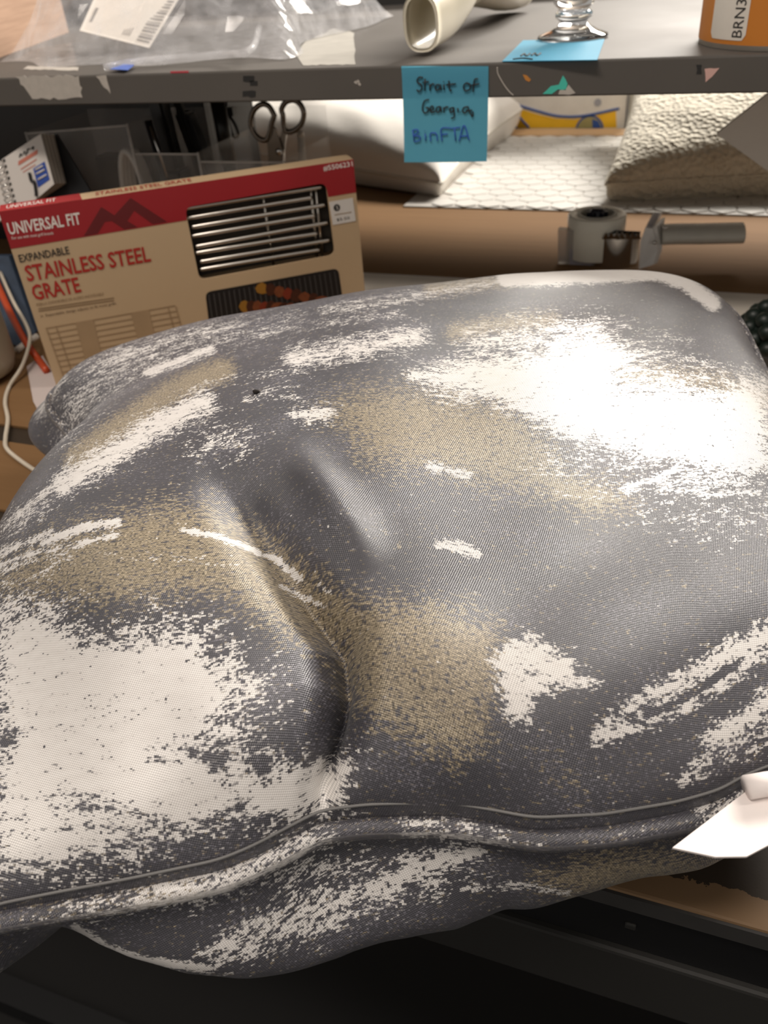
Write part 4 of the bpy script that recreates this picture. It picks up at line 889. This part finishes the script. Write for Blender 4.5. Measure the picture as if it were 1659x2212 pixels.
box('post_face',(-.174,1.742,.0005),(-.150,1.79,.30),m_dw,pst,bev=.002); box('post_side',(-.1495,1.75,.0005),(-.125,1.79,.30),mat('dark_wood_side',(.035,.022,.014),.6),pst,bev=.001)
KY=.98; ka,kb,kc_=aty(1548,290,KY),aty(1659,203,KY),aty(1659,370,KY)
t1=(kb-ka); t2=(kc_-ka); zB=.222
B_=ka+t1*((zB-ka[2])/t1[2]); E_=ka+t2*((BT+.0006-ka[2])/t2[2])
kd=thing('foam_board',(.3,KY,BT),'pale beige foam board with a pointed corner under the right of the shelf','board')
prism('board_sheet',[ka,B_,np.array([.42,KY,zB]),np.array([.42,KY,BT+.0006]),E_],(0,.004,0),mat('foam_beige',(.80,.74,.66),.7,var=.03),kd)
tube('folded_edge',[ka+[.001,.002,0],B_+[0,.002,0]],.0018,mat('foam_edge',(.60,.55,.48),.7),kd,seg=6)
# ------------------------------------------------------------------ tape gun
tg=thing('tape_gun',(-.10,1.03,BT),'tape gun with a roll of clear packing tape lying on its side','tape gun')
rc2=at(1290,463,.056); rc2=np.array([rc2[0],rc2[1],BT])
m_tape=NT('packing_tape').P(Base_Color=(.86,.82,.70,1),Roughness=.25).m
tr=lathe('tape_roll',[(.0225,.006),(.0325,.006),(.0335,.007),(.0335,.053),(.0325,.054),(.0225,.054)],rc2,m_tape,tg,seg=48,closed=True)
lathe('tape_core',[(.0195,.005),(.0222,.005),(.0222,.0548),(.0195,.0548)],rc2,mat('core_pale',(.60,.58,.50),.5),tr,seg=36,closed=True)
hub=lathe('hub',[(0,.001),(.0085,.001),(.0085,.058),(.0065,.060),(0,.060)],rc2,mat('navy_hub',(.008,.009,.018),.4),tg,seg=20)
for k in range(7):
    a=2*math.pi*k/7; d=np.array([math.cos(a),math.sin(a),0]); n_=np.array([-d[1],d[0],0])*.0022
    prism('hub_tooth',[rc2+d*.008+n_+[0,0,.030],rc2+d*.0125+n_*.6+[0,0,.030],rc2+d*.0125-n_*.6+[0,0,.030],rc2+d*.008-n_+[0,0,.030]],(0,0,.027),mat('navy_hub',(0,0,0)),tg)
m_frost=NT('frosted_plastic'); m_frost.P(Base_Color=(.62,.58,.54,1),Roughness=.25,Transmission_Weight=.55,IOR=1.3,Alpha=.85); m_frost=m_frost.m
TY=.988
def tp(x,y,yy=TY): return aty(1150+x/3.26,400+y/3.26,yy)
def up(ps):
    o=[]
    for p in ps: p=np.array(p); p[2]=max(p[2],BT+.0008); o.append(p)
    return o
prism('side_guard',up([tp(180,312),tp(430,330),tp(430,600),tp(180,560)]),(0,.010,0),m_frost,tg)
prism('brand_label',up([tp(262,455,TY-.0005),tp(415,470,TY-.0005),tp(415,590,TY-.0005),tp(262,570,TY-.0005)]),(0,.0004,0),mat('gun_label_grey',(.30,.28,.30),.5),tg)
# bent steel front plate with a saw edge
pl=[]; 
for j in range(12):
    t=j/11; x=430+330*t; pl.append((x,t))
V=[];Fc=[]
for x,t in pl:
    yo=TY+.004-.014*math.sin(math.pi*t); a=up([tp(x,355-10*math.sin(math.pi*t),yo)])[0]; b=a.copy(); b[2]=BT+.001; V+=[a,b]
for j in range(11): Fc.append([2*j,2*j+1,2*j+3,2*j+2])
mesh('front_plate',V,Fc,m_chrome,tg,smooth=True)
rt=random.Random(2)
for j in range(9):
    t=(j+.5)/9; x=430+330*t; yo=TY+.004-.014*math.sin(math.pi*t); p=tp(x,352,yo); 
    prism('saw_tooth',[p+[-.0045,-.002,-.004],p+[.0045,-.002,-.004],p+[0,-.004,.004+rt.uniform(0,.002)]],(0,.0016,0),m_chrome,tg)
prism('saw_holder',[tp(435,310,TY+.002),tp(760,325,TY+.002),tp(755,375,TY+.002),tp(600,385,TY-.012),tp(450,365,TY-.002)],(0,.012,-.004),mat('dark_chrome',(.12,.13,.14),.2,metal=.9),tg)
m_gw=mat('gun_white',(.80,.78,.75),.35)
prism('side_plate',up([tp(795,300,TY-.004),tp(845,305,TY-.004),tp(905,235,TY+.03),tp(885,460,TY),tp(850,560,TY-.004),tp(750,590,TY-.006),tp(760,400,TY-.006)]),(.004,.006,0),m_gw,tg)
prism('side_plate_tab',[tp(795,300,TY-.001),tp(848,306,TY-.001),tp(912,192,TY+.045),tp(850,190,TY+.045)],(0,.002,-.005),m_gw,tg)
prism('tab_label',[tp(808,290,TY-.0018),tp(842,294,TY-.0018),tp(893,200,TY+.040),tp(858,198,TY+.040)],(0,.001,.0006),mat('lavender_label',(.33,.31,.36),.5),tg)
for x,y in ((862,398),(935,294)): 
    p=tp(x,y,TY-.008); lathe('rivet',[(0,-.002),(.0025,-.002),(.003,0),(0,.0015)],p,m_chrome,tg,seg=12)
bm=bmesh.new(); hA=at(1428,507,.038); hB=at(1604,503,.038)
tube('handle',curve_pts([hA+[.0,.0,0],hA*.8+hB*.2+[0,0,.0005],(hA+hB)/2,hA*.1+hB*.9,hB],24),.0125,mat('handle_grey',(.62,.60,.53),.5,var=.08,scale=60),tg,seg=16,squash=(1.5,.85)); bm.free()
# ------------------------------------------------------------------ small things at the right and left of the pillow
ps_=[(-.42,.925,BT+.0004),(.34,.925,BT+.0004),(.36,.70,BT+.0004),(-.40,.74,BT+.0004)]  # flat sheet added to paint the brightly lit strip of bench
tag(prism('lit_bench_sheet',ps_,(0,0,.0003),mat('lit_bench_pale',(.62,.57,.50),.7,var=.03)),'long pale sheet painting the lit part of the bench between the pillow and the tape gun','paper')
kb_c=np.array([.083,.765,BT+.0008]); kb=thing('knobbly_ball',tuple(kb_c),'dark green knobbly rubber ball on the bench beside the pillow','ball')
m_dg=mat('dark_green_rubber',(.006,.013,.009),.45,var=.3)
bm=bmesh.new(); bmesh.ops.create_uvsphere(bm,u_segments=20,v_segments=12,radius=.036)
for v in bm.verts: v.co=Vector((v.co.x*1.15,v.co.y*1.15,v.co.z*.62))+Vector((kb_c+[0,0,.0275]).tolist())
frombm('ball_core',bm,m_dg,kb,smooth=True)
bm=bmesh.new(); bmesh.ops.create_icosphere(bm,subdivisions=2,radius=.0078); kme=None
gr=math.pi*(3-math.sqrt(5)); N_=70
for k in range(N_):
    zz=1-2*(k+.5)/N_; 
    if zz<-.55: continue
    r=math.sqrt(1-zz*zz); d=np.array([math.cos(gr*k)*r*.0405,math.sin(gr*k)*r*.0405,zz*.022]); c=kb_c+[0,0,.0275]+d
    if kme is None: ko=frombm('knob',bm.copy(),m_dg,kb,smooth=True); kme=ko.data; \
        [setattr(v,'co',Vector(v.co)+Vector(ORG[kb.name].tolist())) for v in kme.vertices]
    else: ko=bpy.data.objects.new('knob',kme); link(ko,kb)
    ko.location=(c-ORG[kb.name]).tolist()
bm.free()
# left: cream jar, cable, orange cord, blue pouch, paper slip
m_cream=mat('cream_ceramic',(.46,.41,.32),.4,var=.04)
jc=at(-22,800,BT); jc=np.array([-.684,.572,BT+.0004])
jar=thing('cream_jar',tuple(jc),'cream rounded jar at the left of the red carton','jar'); lathe('jar_body',[(0,0),(.030,0),(.042,.006),(.046,.018),(.046,.05),(.046,.085),(.045,.09),(.043,.085),(.043,.05),(.040,.012),(0,.008)],jc,m_cream,jar); lathe('lid',[(0,.0902),(.0475,.0902),(.0475,.098),(.044,.1),(0,.1)],jc,mat('cream_lid',(.40,.36,.29),.4),jar)
m_wc=mat('white_cord',(.62,.55,.44),.45)
cp=[(0,588,.06),(28,650,.045),(58,705,.03),(64,738,.02),(48,790,.008),(20,835,0),(11,868,0),(17,905,0),(12,945,0),(14,968,0),(40,992,0),(85,1022,0),(150,1060,0)]
tag(tube('white_cable',curve_pts([at(x,y,BT+.0022+z) for x,y,z in cp],90),.0019,m_wc,seg=8),'thin white cable winding across the bench left of the pillow','cable')
op=[(-30,560,.075),(0,628,.05),(30,692,.03),(58,742,.014),(84,778,.0),(100,800,0)]
tag(tube('orange_cord',curve_pts([at(x,y,BT+.0042+z) for x,y,z in op],40),.0037,mat('orange_rubber',srgb(185,70,30),.45),seg=10),'thick orange cord curling beside the carton','cord')
def bp(x,y,z): return at(x,y,z)
pch=thing('blue_pouch',tuple(at(30,700,BT)*[1,1,0]+[0,0,BT]),'dark blue pouch with white corners wedged beside the carton','pouch')
pq=[at(-60,560,.075),at(18,560,.075),at(76,728,.012),at(38,758,.006),at(-40,720,.02)]
pq=[x+np.array([-.008,.010,0]) for x in pq]
m_navy=mat('blue_fabric',srgb(42,56,74),.6,var=.5,scale=90)
prism('pouch_body',pq,(-.004,.012,-.002),m_navy,pch)
tube('white_corner',[at(36,757,.009),at(56,742,.010)],.0035,m_wst,pch,seg=8); tube('white_corner',[at(66,735,.013),at(80,726,.014)],.0035,m_wst,pch,seg=8)
sl_=[at(x,y,BT+.0005) for x,y in ((58,792),(92,768),(140,850),(90,900),(72,868))]
tag(prism('paper_slip',sl_,(0,0,.0003),mat('pale_slip',(.55,.47,.44),.7,var=.05)),'pale pink paper slip on the bench at the carton corner','paper')
